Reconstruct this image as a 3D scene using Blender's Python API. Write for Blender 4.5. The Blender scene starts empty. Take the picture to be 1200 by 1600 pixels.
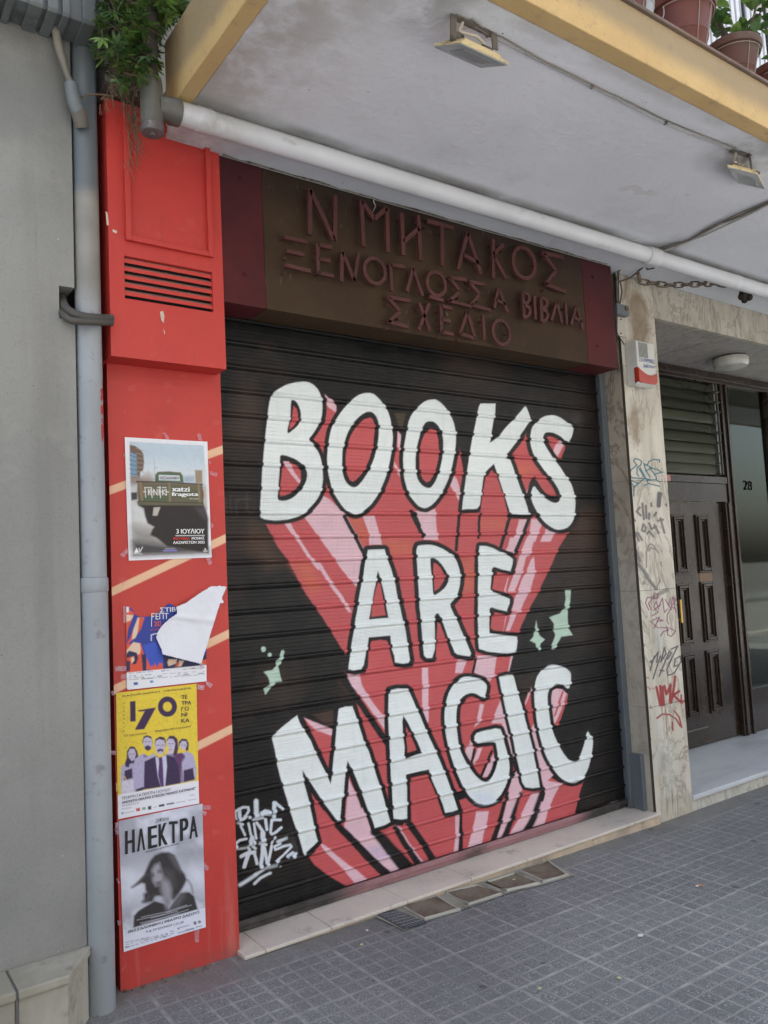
import bpy, bmesh, math, random
import numpy as np
from mathutils import Vector, Matrix
random.seed(7); np.random.seed(7)
R = math.radians
sc = bpy.context.scene
COL = sc.collection
# ------------------------------------------------------------------ camera
F_PX, YAW, PITCH, ROLL = 1244.1, 35.48, 4.636, -2.86
CAM = np.array([0.0, -3.0887, 1.55])
def basis():
    y, p, r = map(R, (YAW, PITCH, ROLL))
    f = np.array([math.sin(y)*math.cos(p), math.cos(y)*math.cos(p), math.sin(p)])
    r0 = np.array([math.cos(y), -math.sin(y), 0.0]); u0 = np.cross(r0, f)
    return math.cos(r)*r0 + math.sin(r)*u0, -math.sin(r)*r0 + math.cos(r)*u0, f
RT, UP, FW = basis()
cd = bpy.data.cameras.new('camera'); cam = bpy.data.objects.new('camera', cd); COL.objects.link(cam)
cam.matrix_world = Matrix(((RT[0], UP[0], -FW[0], CAM[0]), (RT[1], UP[1], -FW[1], CAM[1]), (RT[2], UP[2], -FW[2], CAM[2]), (0, 0, 0, 1)))
cd.sensor_fit = 'VERTICAL'; cd.sensor_height = 32.0; cd.lens = 32.0*F_PX/1600.0
cd.clip_start = 0.05; cd.clip_end = 500.0
sc.camera = cam
# ------------------------------------------------------------------ world, sun, exposure
SUN_ELEV, SUN_AZ = 60.0, 25.0          # azimuth clockwise from +Y: the sun stands behind the house, this side of the street is in open shade
w = bpy.data.worlds.new('World'); sc.world = w; w.use_nodes = True
wn = w.node_tree; wn.nodes.clear()
sky = wn.nodes.new('ShaderNodeTexSky'); sky.sky_type = 'NISHITA'; sky.sun_disc = False
sky.sun_elevation = R(SUN_ELEV); sky.sun_rotation = R(SUN_AZ); sky.dust_density = 4.0; sky.air_density = 1.0; sky.ozone_density = 1.0
hs = wn.nodes.new('ShaderNodeHueSaturation'); hs.inputs['Saturation'].default_value = 0.62
bg = wn.nodes.new('ShaderNodeBackground'); bg.inputs['Strength'].default_value = 0.13
wo = wn.nodes.new('ShaderNodeOutputWorld')
wn.links.new(sky.outputs[0], hs.inputs['Color']); wn.links.new(hs.outputs[0], bg.inputs[0]); wn.links.new(bg.outputs[0], wo.inputs[0])
sl = bpy.data.lights.new('sun', 'SUN'); sl.energy = 5.0; sl.angle = R(0.5); sl.color = (1.0, 0.965, 0.92)
so = bpy.data.objects.new('sun', sl); COL.objects.link(so)
sd_ = Vector((math.sin(R(SUN_AZ))*math.cos(R(SUN_ELEV)), math.cos(R(SUN_AZ))*math.cos(R(SUN_ELEV)), math.sin(R(SUN_ELEV))))
so.rotation_euler = sd_.to_track_quat('Z', 'Y').to_euler(); so.location = (0, -6, 20)
sc.view_settings.view_transform = 'Standard'; sc.view_settings.look = 'None'
sc.view_settings.exposure = 2.2; sc.view_settings.gamma = 1.0
# ------------------------------------------------------------------ measuring helpers (photo pixel <-> plane)
def U(px, py, axis, val):
    d = FW + RT*((px-600)/F_PX) - UP*((py-800)/F_PX)
    i = 'xyz'.index(axis); t = (val-CAM[i])/d[i]
    return Vector(CAM + t*d)
def proj(P):
    q = np.asarray(P, float) - CAM
    z = q@FW
    return 600 + F_PX*(q@RT)/z, 800 - F_PX*(q@UP)/z
def Z(x0, y0, s, txt):                   # zoom-window coordinates -> photo pixels
    a = [float(v) for v in txt.replace(')', ' ').replace('(', ' ').replace(',', ' ').split()]
    return [(x0+a[i]/s, y0+a[i+1]/s) for i in range(0, len(a), 2)]
# ------------------------------------------------------------------ mesh helpers
ORG = {}
class MB:
    def __init__(s): s.v = []; s.f = []; s.m = []
    def add(s, vs, fs, mi=0):
        b = len(s.v); s.v += [tuple(map(float, p)) for p in vs]
        s.f += [tuple(b+i for i in f) for f in fs]; s.m += [mi]*len(fs); return s
    def box(s, x0, x1, y0, y1, z0, z1, mi=0):
        vs = [(x0,y0,z0),(x1,y0,z0),(x1,y1,z0),(x0,y1,z0),(x0,y0,z1),(x1,y0,z1),(x1,y1,z1),(x0,y1,z1)]
        return s.add(vs, [(0,3,2,1),(4,5,6,7),(0,1,5,4),(1,2,6,5),(2,3,7,6),(3,0,4,7)], mi)
    def prism(s, pts, d, mi=0):          # polygon extruded by vector d
        n = len(pts); a = [Vector(p) for p in pts]; d = Vector(d)
        vs = a + [p+d for p in a]
        fs = [tuple(range(n))[::-1], tuple(range(n, 2*n))] + [(i, (i+1) % n, n+(i+1) % n, n+i) for i in range(n)]
        return s.add(vs, fs, mi)
    def poly(s, pts, mi=0): return s.add(pts, [tuple(range(len(pts)))], mi)
    def tube(s, path, r, n=10, mi=0, cap=True, closed=False):
        P = [Vector(p) for p in path]; m = len(P)
        rr = r if isinstance(r, (list, tuple)) else [r]*m
        t0 = (P[1]-P[0]).normalized(); ref = Vector((0, 0, 1)) if abs(t0.z) < .9 else Vector((1, 0, 0))
        u = t0.cross(ref).normalized(); vs = []
        for i in range(m):
            if closed: t = (P[(i+1) % m]-P[i-1]).normalized()
            else: t = ((P[min(i+1, m-1)]-P[max(i-1, 0)])).normalized()
            u = (u - t*u.dot(t)).normalized(); w_ = t.cross(u)
            for k in range(n):
                a = 2*math.pi*k/n; vs.append(P[i]+(u*math.cos(a)+w_*math.sin(a))*rr[i])
        fs = []
        for i in range(m if closed else m-1):
            j = (i+1) % m
            for k in range(n): fs.append((i*n+k, i*n+(k+1) % n, j*n+(k+1) % n, j*n+k))
        if cap and not closed: fs += [tuple(range(n))[::-1], tuple(range((m-1)*n, m*n))]
        return s.add(vs, fs, mi)
    def lathe(s, prof, c, n=28, mi=0):   # profile (r, z) around vertical axis
        vs = []; c = Vector(c)
        for r, z in prof:
            for k in range(n):
                a = 2*math.pi*k/n; vs.append(c+Vector((r*math.cos(a), r*math.sin(a), z)))
        fs = [(i*n+k, i*n+(k+1) % n, (i+1)*n+(k+1) % n, (i+1)*n+k) for i in range(len(prof)-1) for k in range(n)]
        return s.add(vs, fs, mi)
    def bar(s, p0, p1, w_, d, nrm=Vector((0, -1, 0)), mi=0):    # rectangular bar lying against a plane with normal nrm
        p0 = Vector(p0); p1 = Vector(p1); t = (p1-p0).normalized(); q = t.cross(nrm).normalized()*w_/2
        return s.prism([p0-q, p0+q, p1+q, p1-q], Vector(nrm)*d, mi)
    def build(s, name, mats, parent=None, smooth=False, bevel=0.0, seg=2, clean=True):
        me = bpy.data.meshes.new(name); o = bpy.data.objects.new(name, me); COL.objects.link(o)
        org = Vector((0, 0, 0))
        if parent is not None: org = ORG[parent]; o.parent = parent
        ORG[o] = org
        me.from_pydata([(x-org.x, y-org.y, z-org.z) for x, y, z in s.v], [], s.f)
        for mt in (mats if isinstance(mats, (list, tuple)) else [mats]): me.materials.append(mt)
        if any(s.m): me.polygons.foreach_set('material_index', s.m)
        if clean or bevel:
            bm = bmesh.new(); bm.from_mesh(me)
            bmesh.ops.recalc_face_normals(bm, faces=bm.faces)
            if bevel:
                es = [e for e in bm.edges if len(e.link_faces) == 2 and e.calc_face_angle(0) > .6]
                bmesh.ops.bevel(bm, geom=es, offset=bevel, segments=seg, affect='EDGES', clamp_overlap=True, profile=.6)
            bm.to_mesh(me); bm.free()
        if smooth:
            me.polygons.foreach_set('use_smooth', [True]*len(me.polygons))
            try: me.set_sharp_from_angle(angle=R(40))
            except Exception: pass
        me.update(); return o
def thing(name, loc, label, cat, group=None, kind=None):
    o = bpy.data.objects.new(name, None); COL.objects.link(o); o.location = loc; o.empty_display_size = .1
    ORG[o] = Vector(loc); return tag(o, label, cat, group, kind)
def tag(o, label=None, cat=None, group=None, kind=None):
    if label: o['label'] = label
    if cat: o['category'] = cat
    if group: o['group'] = group
    if kind: o['kind'] = kind
    return o
def structure(o): o['kind'] = 'structure'; return o
# ------------------------------------------------------------------ node helpers
class S:                                  # a socket with arithmetic
    def __init__(s, nt, k): s.nt = nt; s.k = k
    def op(s, o, b=None, c=None):
        n = s.nt.nodes.new('ShaderNodeMath'); n.operation = o
        for i, x in enumerate((s, b, c)):
            if x is None: continue
            if isinstance(x, S): s.nt.links.new(x.k, n.inputs[i])
            else: n.inputs[i].default_value = x
        return S(s.nt, n.outputs[0])
    def __add__(s, b): return s.op('ADD', b)
    def __sub__(s, b): return s.op('SUBTRACT', b)
    def __mul__(s, b): return s.op('MULTIPLY', b)
    def __truediv__(s, b): return s.op('DIVIDE', b)
    def gt(s, b): return s.op('GREATER_THAN', b)
    def lt(s, b): return s.op('LESS_THAN', b)
    def fract(s): return s.op('FRACT')
    def abs(s): return s.op('ABSOLUTE')
    def mn(s, b): return s.op('MINIMUM', b)
    def mx(s, b): return s.op('MAXIMUM', b)
    def ramp(s, a, b, lo=0.0, hi=1.0):
        n = s.nt.nodes.new('ShaderNodeMapRange'); n.interpolation_type = 'SMOOTHSTEP'
        s.nt.links.new(s.k, n.inputs[0])
        for i, x in zip((1, 2, 3, 4), (a, b, lo, hi)): n.inputs[i].default_value = x
        return S(s.nt, n.outputs[0])
class M:
    def __init__(s, name, rough=.6, metal=0.0, spec=.5):
        s.mat = bpy.data.materials.new(name); s.mat.use_nodes = True; s.nt = s.mat.node_tree
        s.b = s.nt.nodes['Principled BSDF']; s.out = s.nt.nodes['Material Output']
        s.b.inputs['Roughness'].default_value = rough; s.b.inputs['Metallic'].default_value = metal
        s.b.inputs['Specular IOR Level'].default_value = spec
        s.geo = s.nt.nodes.new('ShaderNodeNewGeometry'); s.pos = s.geo.outputs['Position']
    def mapped(s, scale=(1, 1, 1), rot=(0, 0, 0)):
        n = s.nt.nodes.new('ShaderNodeMapping'); n.inputs['Scale'].default_value = scale; n.inputs['Rotation'].default_value = rot
        s.nt.links.new(s.pos, n.inputs['Vector']); return n.outputs[0]
    def xyz(s):
        n = s.nt.nodes.new('ShaderNodeSeparateXYZ'); s.nt.links.new(s.pos, n.inputs[0]); return [S(s.nt, n.outputs[i]) for i in range(3)]
    def nrmz(s):
        n = s.nt.nodes.new('ShaderNodeSeparateXYZ'); s.nt.links.new(s.geo.outputs['Normal'], n.inputs[0]); return [S(s.nt, n.outputs[i]) for i in range(3)]
    def noise(s, scale, detail=4, rough=.55, vec=None, dist=0.0):
        n = s.nt.nodes.new('ShaderNodeTexNoise'); n.inputs['Scale'].default_value = scale; n.inputs['Detail'].default_value = detail
        n.inputs['Roughness'].default_value = rough; n.inputs['Distortion'].default_value = dist
        s.nt.links.new(vec if vec is not None else s.pos, n.inputs['Vector']); return S(s.nt, n.outputs['Fac'])
    def voro(s, scale, feature='F1', vec=None, out='Distance'):
        n = s.nt.nodes.new('ShaderNodeTexVoronoi'); n.feature = feature; n.inputs['Scale'].default_value = scale
        s.nt.links.new(vec if vec is not None else s.pos, n.inputs['Vector']); return S(s.nt, n.outputs[out])
    def mix(s, fac, a, b):
        n = s.nt.nodes.new('ShaderNodeMix'); n.data_type = 'RGBA'
        for k, x in ((0, fac), (6, a), (7, b)):
            if isinstance(x, S): s.nt.links.new(x.k, n.inputs[k])
            elif isinstance(x, (int, float)): n.inputs[k].default_value = x
            else: n.inputs[k].default_value = (*x, 1)
        return S(s.nt, n.outputs[2])
    def attr(s, name):
        n = s.nt.nodes.new('ShaderNodeAttribute'); n.attribute_name = name
        return S(s.nt, n.outputs['Color']), S(s.nt, n.outputs['Alpha'])
    def color(s, c):
        if isinstance(c, S): s.nt.links.new(c.k, s.b.inputs['Base Color'])
        else: s.b.inputs['Base Color'].default_value = (*c, 1)
        return s
    def rough(s, r): s.nt.links.new(r.k, s.b.inputs['Roughness']); return s
    def bump(s, h, strength=.5, dist=.005):
        n = s.nt.nodes.new('ShaderNodeBump'); n.inputs['Strength'].default_value = strength; n.inputs['Distance'].default_value = dist
        s.nt.links.new(h.k, n.inputs['Height']); s.nt.links.new(n.outputs[0], s.b.inputs['Normal']); return s
def matte(m, gloss=.03, rough=.45):
    """dull house paint: diffuse with a small even sheen instead of a mirror-like grazing edge"""
    nt = m.nt; d = nt.nodes.new('ShaderNodeBsdfDiffuse'); g = nt.nodes.new('ShaderNodeBsdfGlossy'); x = nt.nodes.new('ShaderNodeMixShader'); x.inputs[0].default_value = gloss; g.inputs['Roughness'].default_value = rough
    for s, t in (('Base Color', d.inputs['Color']), ('Normal', d.inputs['Normal']), ('Normal', g.inputs['Normal'])):
        if m.b.inputs[s].links: nt.links.new(m.b.inputs[s].links[0].from_socket, t)
    nt.links.new(d.outputs[0], x.inputs[1]); nt.links.new(g.outputs[0], x.inputs[2]); nt.links.new(x.outputs[0], m.out.inputs[0]); nt.nodes.remove(m.b)
def painted(name, c, c2=None, rough=.5, grime=None, gscale=3.0, glo=.55, ghi=.75, bump=.15, bscale=60, metal=0.0, spec=.4, fine=.06):
    """plain coating with tone drift, dirt patches and a fine surface relief"""
    m = M(name, rough, metal, spec); n1 = m.noise(1.7, 5); c2 = c2 or tuple(x*.82 for x in c)
    col = m.mix(n1.ramp(.35, .68), c, c2)
    if grime: col = m.mix(m.noise(gscale, 8, .65).ramp(glo, ghi), col, grime)
    sp = m.noise(bscale, 3)
    col = m.mix(sp.ramp(.60, .72)*fine*4, col, tuple(x*.55 for x in c))
    m.color(col); m.rough(m.noise(5, 4).ramp(.3, .7, max(rough-.1, .02), min(rough+.12, 1)))
    if bump: m.bump(sp + m.noise(bscale/6, 4)*.8, bump, .003)
    return m.mat
def flat(name, c, rough=.5, metal=0.0, spec=.4):
    m = M(name, rough, metal, spec); n = m.noise(25, 4)
    m.color(m.mix(n.ramp(.3, .7), c, tuple(x*.85 for x in c))); return m.mat
# ------------------------------------------------------------------ painting on meshes (colour attribute evaluated on the flat sheet)
def vnoise(x, y, sc_, seed=0):
    rs = np.random.RandomState(seed); g = rs.rand(256, 256)
    x = x*sc_; y = y*sc_; xi = np.floor(x).astype(int); yi = np.floor(y).astype(int)
    fx = x-xi; fy = y-yi; fx = fx*fx*(3-2*fx); fy = fy*fy*(3-2*fy)
    G = lambda a, b: g[a % 256, b % 256]
    return (G(xi, yi)*(1-fx)+G(xi+1, yi)*fx)*(1-fy)+(G(xi, yi+1)*(1-fx)+G(xi+1, yi+1)*fx)*fy
def fbm(x, y, sc_, seed=0, o=4):
    t = 0; a = .5
    for i in range(o): t = t+a*vnoise(x, y, sc_*2**i, seed+i); a *= .5
    return t
def smooth_poly(pts, it=1):
    for _ in range(it):
        q = []
        n = len(pts)
        for i in range(n):
            a = np.array(pts[i]); b = np.array(pts[(i+1) % n]); q += [tuple(a*.75+b*.25), tuple(a*.25+b*.75)]
        pts = q
    return pts
def sdist(px, py, poly, closed=True):
    P = np.array(poly, float); n = len(P)
    d = np.full(px.shape, 1e9); ins = np.zeros(px.shape, bool)
    for i in range(n if closed else n-1):
        ax, ay = P[i]; bx, by = P[(i+1) % n]; ex, ey = bx-ax, by-ay; L = ex*ex+ey*ey+1e-9
        t = np.clip(((px-ax)*ex+(py-ay)*ey)/L, 0, 1)
        d = np.minimum(d, (px-ax-t*ex)**2+(py-ay-t*ey)**2)
        if closed and ay != by:
            c = ((ay > py) != (by > py)) & (px < (bx-ax)*(py-ay)/(by-ay)+ax); ins ^= c
    d = np.sqrt(d)
    return np.where(ins, -d, d) if closed else d
class Paint:
    def __init__(s, px, py, base, alpha=1.0):
        s.x = px; s.y = py; s.c = np.empty((len(px), 4)); s.c[:, :3] = base; s.c[:, 3] = alpha
    def _blend(s, idx, a, col, alpha=None):
        a = a[:, None]; s.c[idx, :3] = s.c[idx, :3]*(1-a)+np.array(col)*a
        if alpha is not None: s.c[idx, 3] = s.c[idx, 3]*(1-a[:, 0])+alpha*a[:, 0]
    def _near(s, pts, mrg):
        P = np.array(pts); lo = P.min(0)-mrg; hi = P.max(0)+mrg
        return np.nonzero((s.x > lo[0]) & (s.x < hi[0]) & (s.y > lo[1]) & (s.y < hi[1]))[0]
    def poly(s, col, pts, soft=.7, grow=0.0, op=1.0, alpha=None):
        i = s._near(pts, grow+soft*2+1)
        if len(i) == 0: return
        d = sdist(s.x[i], s.y[i], pts)-grow
        s._blend(i, np.clip(.5-d/(2*soft), 0, 1)*op, col, alpha)
    def line(s, col, pts, wid, soft=.7, op=1.0, alpha=None, w2=None):
        i = s._near(pts, wid+soft*2+1)
        if len(i) == 0: return
        if w2 is None: d = sdist(s.x[i], s.y[i], pts, False)-wid/2
        else:
            d = np.full(len(i), 1e9); n = len(pts)-1
            for k in range(n):
                ax, ay = pts[k]; bx, by = pts[k+1]; ex, ey = bx-ax, by-ay
                t = np.clip(((s.x[i]-ax)*ex+(s.y[i]-ay)*ey)/(ex*ex+ey*ey+1e-9), 0, 1)
                ww = wid+(w2-wid)*(k+t)/n
                d = np.minimum(d, np.hypot(s.x[i]-ax-t*ex, s.y[i]-ay-t*ey)-ww/2)
        s._blend(i, np.clip(.5-d/(2*soft), 0, 1)*op, col, alpha)
    def ell(s, col, c, rx, ry, soft=.7, op=1.0):
        s.poly(col, [(c[0]+rx*math.cos(a*math.pi/12), c[1]+ry*math.sin(a*math.pi/12)) for a in range(24)], soft, 0, op)
def set_paint(o, cols, name='paint'):
    at = o.data.color_attributes.new(name, 'FLOAT_COLOR', 'POINT')
    at.data.foreach_set('color', np.asarray(cols, np.float32).ravel())
def grid_obj(name, P, mat, parent, keep=None, smooth=True):
    """P: (rows, cols, 3) array of world points"""
    r, c, _ = P.shape; org = ORG[parent] if parent is not None else Vector((0, 0, 0))
    me = bpy.data.meshes.new(name); V = P.reshape(-1, 3)-np.array(org)
    a = (np.arange(r-1)[:, None]*c+np.arange(c-1)[None, :])
    Fq = np.stack([a, a+1, a+c+1, a+c], -1).reshape(-1, 4)
    if keep is not None: Fq = Fq[keep.reshape(-1)[Fq].all(1)]
    me.vertices.add(len(V)); me.vertices.foreach_set('co', V.ravel().astype(np.float32))
    me.loops.add(len(Fq)*4); me.loops.foreach_set('vertex_index', Fq.ravel().astype(np.int32))
    me.polygons.add(len(Fq)); me.polygons.foreach_set('loop_start', np.arange(0, len(Fq)*4, 4, dtype=np.int32))
    try: me.polygons.foreach_set('loop_total', np.full(len(Fq), 4, dtype=np.int32))
    except Exception: pass
    me.materials.append(mat); me.update(calc_edges=True)
    if smooth: me.polygons.foreach_set('use_smooth', [True]*len(me.polygons))
    o = bpy.data.objects.new(name, me); COL.objects.link(o)
    if parent is not None: o.parent = parent
    ORG[o] = org; return o
# ------------------------------------------------------------------ lettering
_txt = {}
LATIN = str.maketrans('ΑΒΕΖΗΙΚΜΝΟΡΤΥΧ', 'ABEZHIKMNOPTYX')      # same letter shapes, cleaner outlines
def text_geo(t, bold=0.0):
    t = t.translate(LATIN)
    cu = bpy.data.curves.new('lettering', 'FONT'); cu.body = t; cu.resolution_u = 3; cu.offset = bold; cu.fill_mode = 'FRONT'
    ob = bpy.data.objects.new('lettering', cu); COL.objects.link(ob)
    bpy.context.view_layer.update()
    me = bpy.data.meshes.new_from_object(ob.evaluated_get(bpy.context.evaluated_depsgraph_get()))
    V = np.array([v.co[:] for v in me.vertices]).reshape(-1, 3); Fs = [tuple(p.vertices) for p in me.polygons]
    bpy.data.objects.remove(ob); bpy.data.curves.remove(cu); bpy.data.meshes.remove(me)
    return V, Fs
def text_to(mb, t, bl, br, tl, axis, val, bold=0.0, mi=0, raw=False):
    """write t into the parallelogram given by three photo pixels on the plane axis=val (or three 3-D points)"""
    V, Fs = text_geo(t, 0.0)
    if len(V) == 0: return
    lo = V.min(0); hi = V.max(0); k = bold*1.5; lo[0] -= k; hi[0] += k
    B, Rr, T = (bl, br, tl) if raw else (U(*bl, axis, val), U(*br, axis, val), U(*tl, axis, val))
    B = Vector(B); Rr = Vector(Rr); T = Vector(T)
    nrm = Vector((0, 1, 0))
    for j, s in enumerate((0,) if bold <= 0 else (-k, 0, k)):      # heavier strokes: the same outline set three times side by side
        uv = (V+np.array((s, 0, 0))-lo)/np.maximum(hi-lo, 1e-6)
        mb.add([B+(Rr-B)*float(a)+(T-B)*float(b)+nrm*(.00012*j) for a, b, _ in uv], Fs, mi)
# ================================================================== roller shutter with its mural
def mural(px, py):
    BLACK = (.009, .009, .009); WHITE = (.80, .85, .84); RED = (.57, .108, .115); PINK = (.77, .52, .58); MINT = (.50, .66, .55); INK = (.013, .012, .013)
    jx = (fbm(px, py, .06, 3, 3)-.45)*1.6; jy = (fbm(px, py, .06, 9, 3)-.45)*1.6
    p = Paint(px+jx, py+jy, BLACK)
    br = np.clip((fbm(px, py, .012, 21, 4)-.48)*4.5, 0, 1)*.7          # brown overspray left from an older coat
    p.c[:, :3] = p.c[:, :3]*(1-br[:, None])+np.array((.038, .024, .019))*br[:, None]
    p.poly((.075, .042, .028), [(395, 820), (418, 830), (440, 880), (420, 890), (380, 850)], 14)
    p.poly((.050, .032, .024), [(392, 600), (408, 620), (400, 690), (360, 690), (368, 610)], 14)
    p.poly((.11, .11, .12), [(902, 648), (908, 655), (900, 668), (893, 660)], 9, op=.5)
    p.poly((.085, .045, .03), [(900, 800), (930, 800), (920, 850), (890, 860)], 18, op=.7)
    p.poly((.09, .05, .035), Z(380, 880, 3.75, '560,690 640,740 650,790 590,720'), 5)
    p.poly((.07, .04, .03), Z(415, 1090, 5.714, '420,150 600,110 620,240 540,250'), 2.5)
    p.poly((.07, .05, .03), Z(610, 610, 7.62, '45,270 185,270 140,460 110,440'), 1.2)
    p.poly((.05, .045, .045), Z(440, 1260, 5, '100,100 160,330 130,390 60,300'), 9)
    # faint older lettering under the black on the left
    for q in ('352,778 352,803', '360,776 360,803', '369,780 369,803', '369,783 377,780', '386,770 386,800 392,803', '381,779 392,779'):
        p.line((.055, .045, .042), Z(0, 0, 1, q), 4, 1.0, .8)
    # ---- red bodies of the three words
    red = []
    red.append([(415, 818), (433, 853), (453, 880), (473, 920), (495, 952), (519, 989), (538, 1021), (562, 1040), (790, 1026), (808, 992), (811, 986), (824, 957),
                (840, 928), (863, 880), (872, 858), (888, 831), (885, 800), (850, 790), (822, 800), (790, 790), (760, 800), (740, 790), (726, 760), (724, 735), (717, 698), (706, 738), (685, 765),
                (660, 770), (640, 755), (627, 735), (626, 690), (622, 673), (618, 690), (612, 720), (590, 770), (560, 780), (530, 780), (516, 770), (510, 753), (503, 775), (470, 805)])
    red.append(Z(395, 585, 6.53, '725,195 800,270 850,312 860,380 830,440 795,500 780,600 760,720 735,800 720,838 690,760 650,710 605,655 650,590 690,520 715,450 735,350 730,250'))
    red.append(Z(395, 585, 6.53, '420,320 450,350 462,410 460,460 440,495 410,535 375,562 378,520 400,440 410,370'))
    red.append(Z(800, 635, 7.62, '183,305 190,420 230,550 290,650 360,740 440,850 500,920 535,990 540,1050 500,1065 430,1060 380,1010 310,900 262,830 215,900 180,1000 165,1050 210,1100 290,1300 240,1300 150,1080 100,950 50,830 10,690 -10,560 100,400'))
    red.append(Z(800, 635, 7.62, '440,350 500,355 560,385 640,455 630,510 600,580 575,630 545,625 500,560 450,480 420,430 405,390'))
    red.append([(538, 1048), (600, 1042), (700, 1030), (801, 1022), (793, 1051), (778, 1060), (782, 1085), (800, 1120), (815, 1210), (700, 1240), (600, 1262), (602, 1148), (567, 1098)])
    red.append(Z(415, 1090, 5.714, '812,50 950,180 1090,380 1110,970 1040,800 900,380'))
    red.append(Z(415, 1090, 5.714, '345,180 540,262 605,285 590,340 578,500 566,630 520,540 430,350 390,270'))
    red.append([(502, 1317), (483, 1339), (492, 1352), (510, 1366), (530, 1378), (548, 1388), (575, 1402), (700, 1372), (892, 1300), (903, 1252), (912, 1221), (880, 1226), (835, 1200), (815, 1150),
                (800, 1180), (770, 1230), (720, 1250), (690, 1270), (670, 1208), (638, 1212), (630, 1290), (600, 1290), (575, 1290), (546, 1212), (530, 1280), (505, 1265), (487, 1240), (498, 1300)])
    red.append(Z(765, 1045, 8, '535,205 548,300 560,560 600,770 640,990 730,1230 800,1330 660,1470 610,1230 560,1010 480,700 430,470 440,400 490,300'))
    red.append(Z(820, 1030, 7.27, '310,360 360,335 430,345 487,395 472,480 440,560 410,660 372,740 345,752 320,680 300,570 295,470'))
    for q in red: p.poly(RED, q, 1.0)
    # orange-ish drift inside the red
    for q, s in ((Z(340, 570, 3.75, '770,900 860,900 880,990 860,1060'), 3), (Z(700, 615, 7.62, '770,830 1000,830 1060,900 900,1000 800,960'), 8), (Z(640, 840, 7.62, '640,260 800,260 790,640 600,660'), 8),
                 (Z(700, 615, 7.62, '380,1500 690,1500 690,1600 380,1600'), 6), (Z(380, 880, 3.75, '275,0 390,0 460,150 400,180'), 8), (Z(535, 840, 7.27, '470,30 800,30 800,200 550,200'), 7)):
        p.poly((.61, .165, .095), q, s, op=.65)
    # ---- pink streaks
    pk = [
     (395,585,6.53,'725,195 800,265 850,320 848,388 780,345 740,300'), (395,585,6.53,'318,885 368,888 420,990 486,1085 472,1115 400,1030 350,960 318,930'),
     (340,570,3.75,'388,926 425,926 500,1050 560,1140 612,1203 588,1203 530,1130 470,1035'), (380,880,3.75,'425,-4 452,-4 520,110 580,190 637,287 615,285 560,200 490,100'),
     (340,570,3.75,'620,765 660,790 760,890 850,1060 880,1110 850,1210 735,1210 620,1040 505,890 560,850'), (380,880,3.75,'553,-4 705,-4 690,90 670,145 620,90'),
     (340,570,3.75,'852,885 920,885 968,1055 890,1055 885,980'), (610,610,7.62,'42,845 105,950 122,1042 92,1000 42,900'), (610,610,7.62,'88,485 125,530 120,690 95,725 82,620'),
     (610,610,7.62,'295,1440 535,1410 545,1610 345,1610 310,1510'), (620,570,3.75,'112,860 218,850 247,1025 160,1025 122,930'),
     (610,610,7.62,'740,1015 782,1040 855,1230 825,1330 760,1200 705,1120'), (620,570,3.75,'720,905 772,905 730,1010 690,1095 635,1095 690,1010'),
     (800,635,7.62,'235,1340 340,1345 365,1385 315,1500 285,1610 165,1610 210,1500'), (800,635,7.62,'415,1440 515,1490 490,1540 460,1610 340,1610 380,1500'),
     (800,635,7.62,'215,935 215,960 185,1060 150,1050'), (800,635,7.62,'560,395 635,440 600,490 575,540 540,605 500,560 495,530 520,460'),
     (735,840,8,'500,0 622,0 560,195 460,170'), (735,840,8,'708,0 815,0 775,130 722,280 652,460 555,680 465,680 560,420 620,230 655,130'), (735,840,8,'800,230 812,440 755,640 712,720 640,880 620,935 520,920 560,740 590,680 650,520 700,420 760,280'),
     (735,840,8,'505,945 582,940 552,1020 492,1168 443,1168 480,1050'), (735,840,8,'468,500 482,500 436,690 412,690'), (735,840,8,'440,985 452,985 412,1165 395,1165'),
     (380,880,3.75,'605,648 682,650 700,720 765,825 838,915 838,985 790,920 720,820 640,720'), (590,1050,6.4,'445,-40 508,-40 512,500 490,525 450,380'), (640,880,3.75,'275,568 340,558 310,645 268,645'),
     (640,880,3.75,'392,540 512,540 497,655 470,692 380,640'), (640,880,3.75,'594,545 606,545 585,640 576,640'),
     (415,1090,5.714,'345,180 540,262 605,285 588,338 440,290'), (415,1090,5.714,'745,720 800,850 870,1020 920,1170 960,1240 1000,1290 1150,1440 1210,1500 1000,1500 880,1400 800,1290 700,1185 720,1000'),
     (440,1260,5,'490,190 640,0 700,180 740,240 840,370 880,420 975,570 950,590 900,585 800,500 720,420 580,290'), (440,1260,5,'300,285 350,310 440,390 540,470 590,500 690,585 780,625 650,690 610,645 540,560 490,500 400,410 325,340'),
     (440,1260,5,'882,148 920,158 1000,285 1080,400 1170,492 1110,515 1040,380 950,240'), (660,1220,4.615,'-10,580 65,640 10,660 -30,620'), (660,1220,4.615,'240,238 272,245 272,400 260,575 213,592 240,400'),
     (660,1220,4.615,'390,222 482,218 470,290 440,400 408,545 305,565 350,400 375,300'), (660,1220,4.615,'640,-10 722,20 700,130 650,260 600,350 540,485 500,495 560,340 610,160'),
     (660,1220,4.615,'790,88 858,82 820,200 760,330 690,435 595,475 650,350 720,230'), (660,1220,4.615,'870,-5 1005,18 960,100 910,210 880,310 850,390 755,415 820,260 880,90'),
     (680,1040,6.667,'468,395 512,405 490,500 462,600 408,642 440,540'), (680,1040,6.667,'682,360 745,530 770,740 822,910 845,960 800,965 760,800 720,700 690,600 588,600 610,540 640,450'),
     (765,1045,8,'560,680 600,770 640,990 730,1230 800,1330 660,1470 610,1230 560,1010 512,770'), (765,1045,8,'530,205 540,250 505,320 450,450 440,440 490,300'), (765,1045,8,'320,1240 350,1310 410,1480 400,1560 240,1600 290,1330'),
    ]
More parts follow.
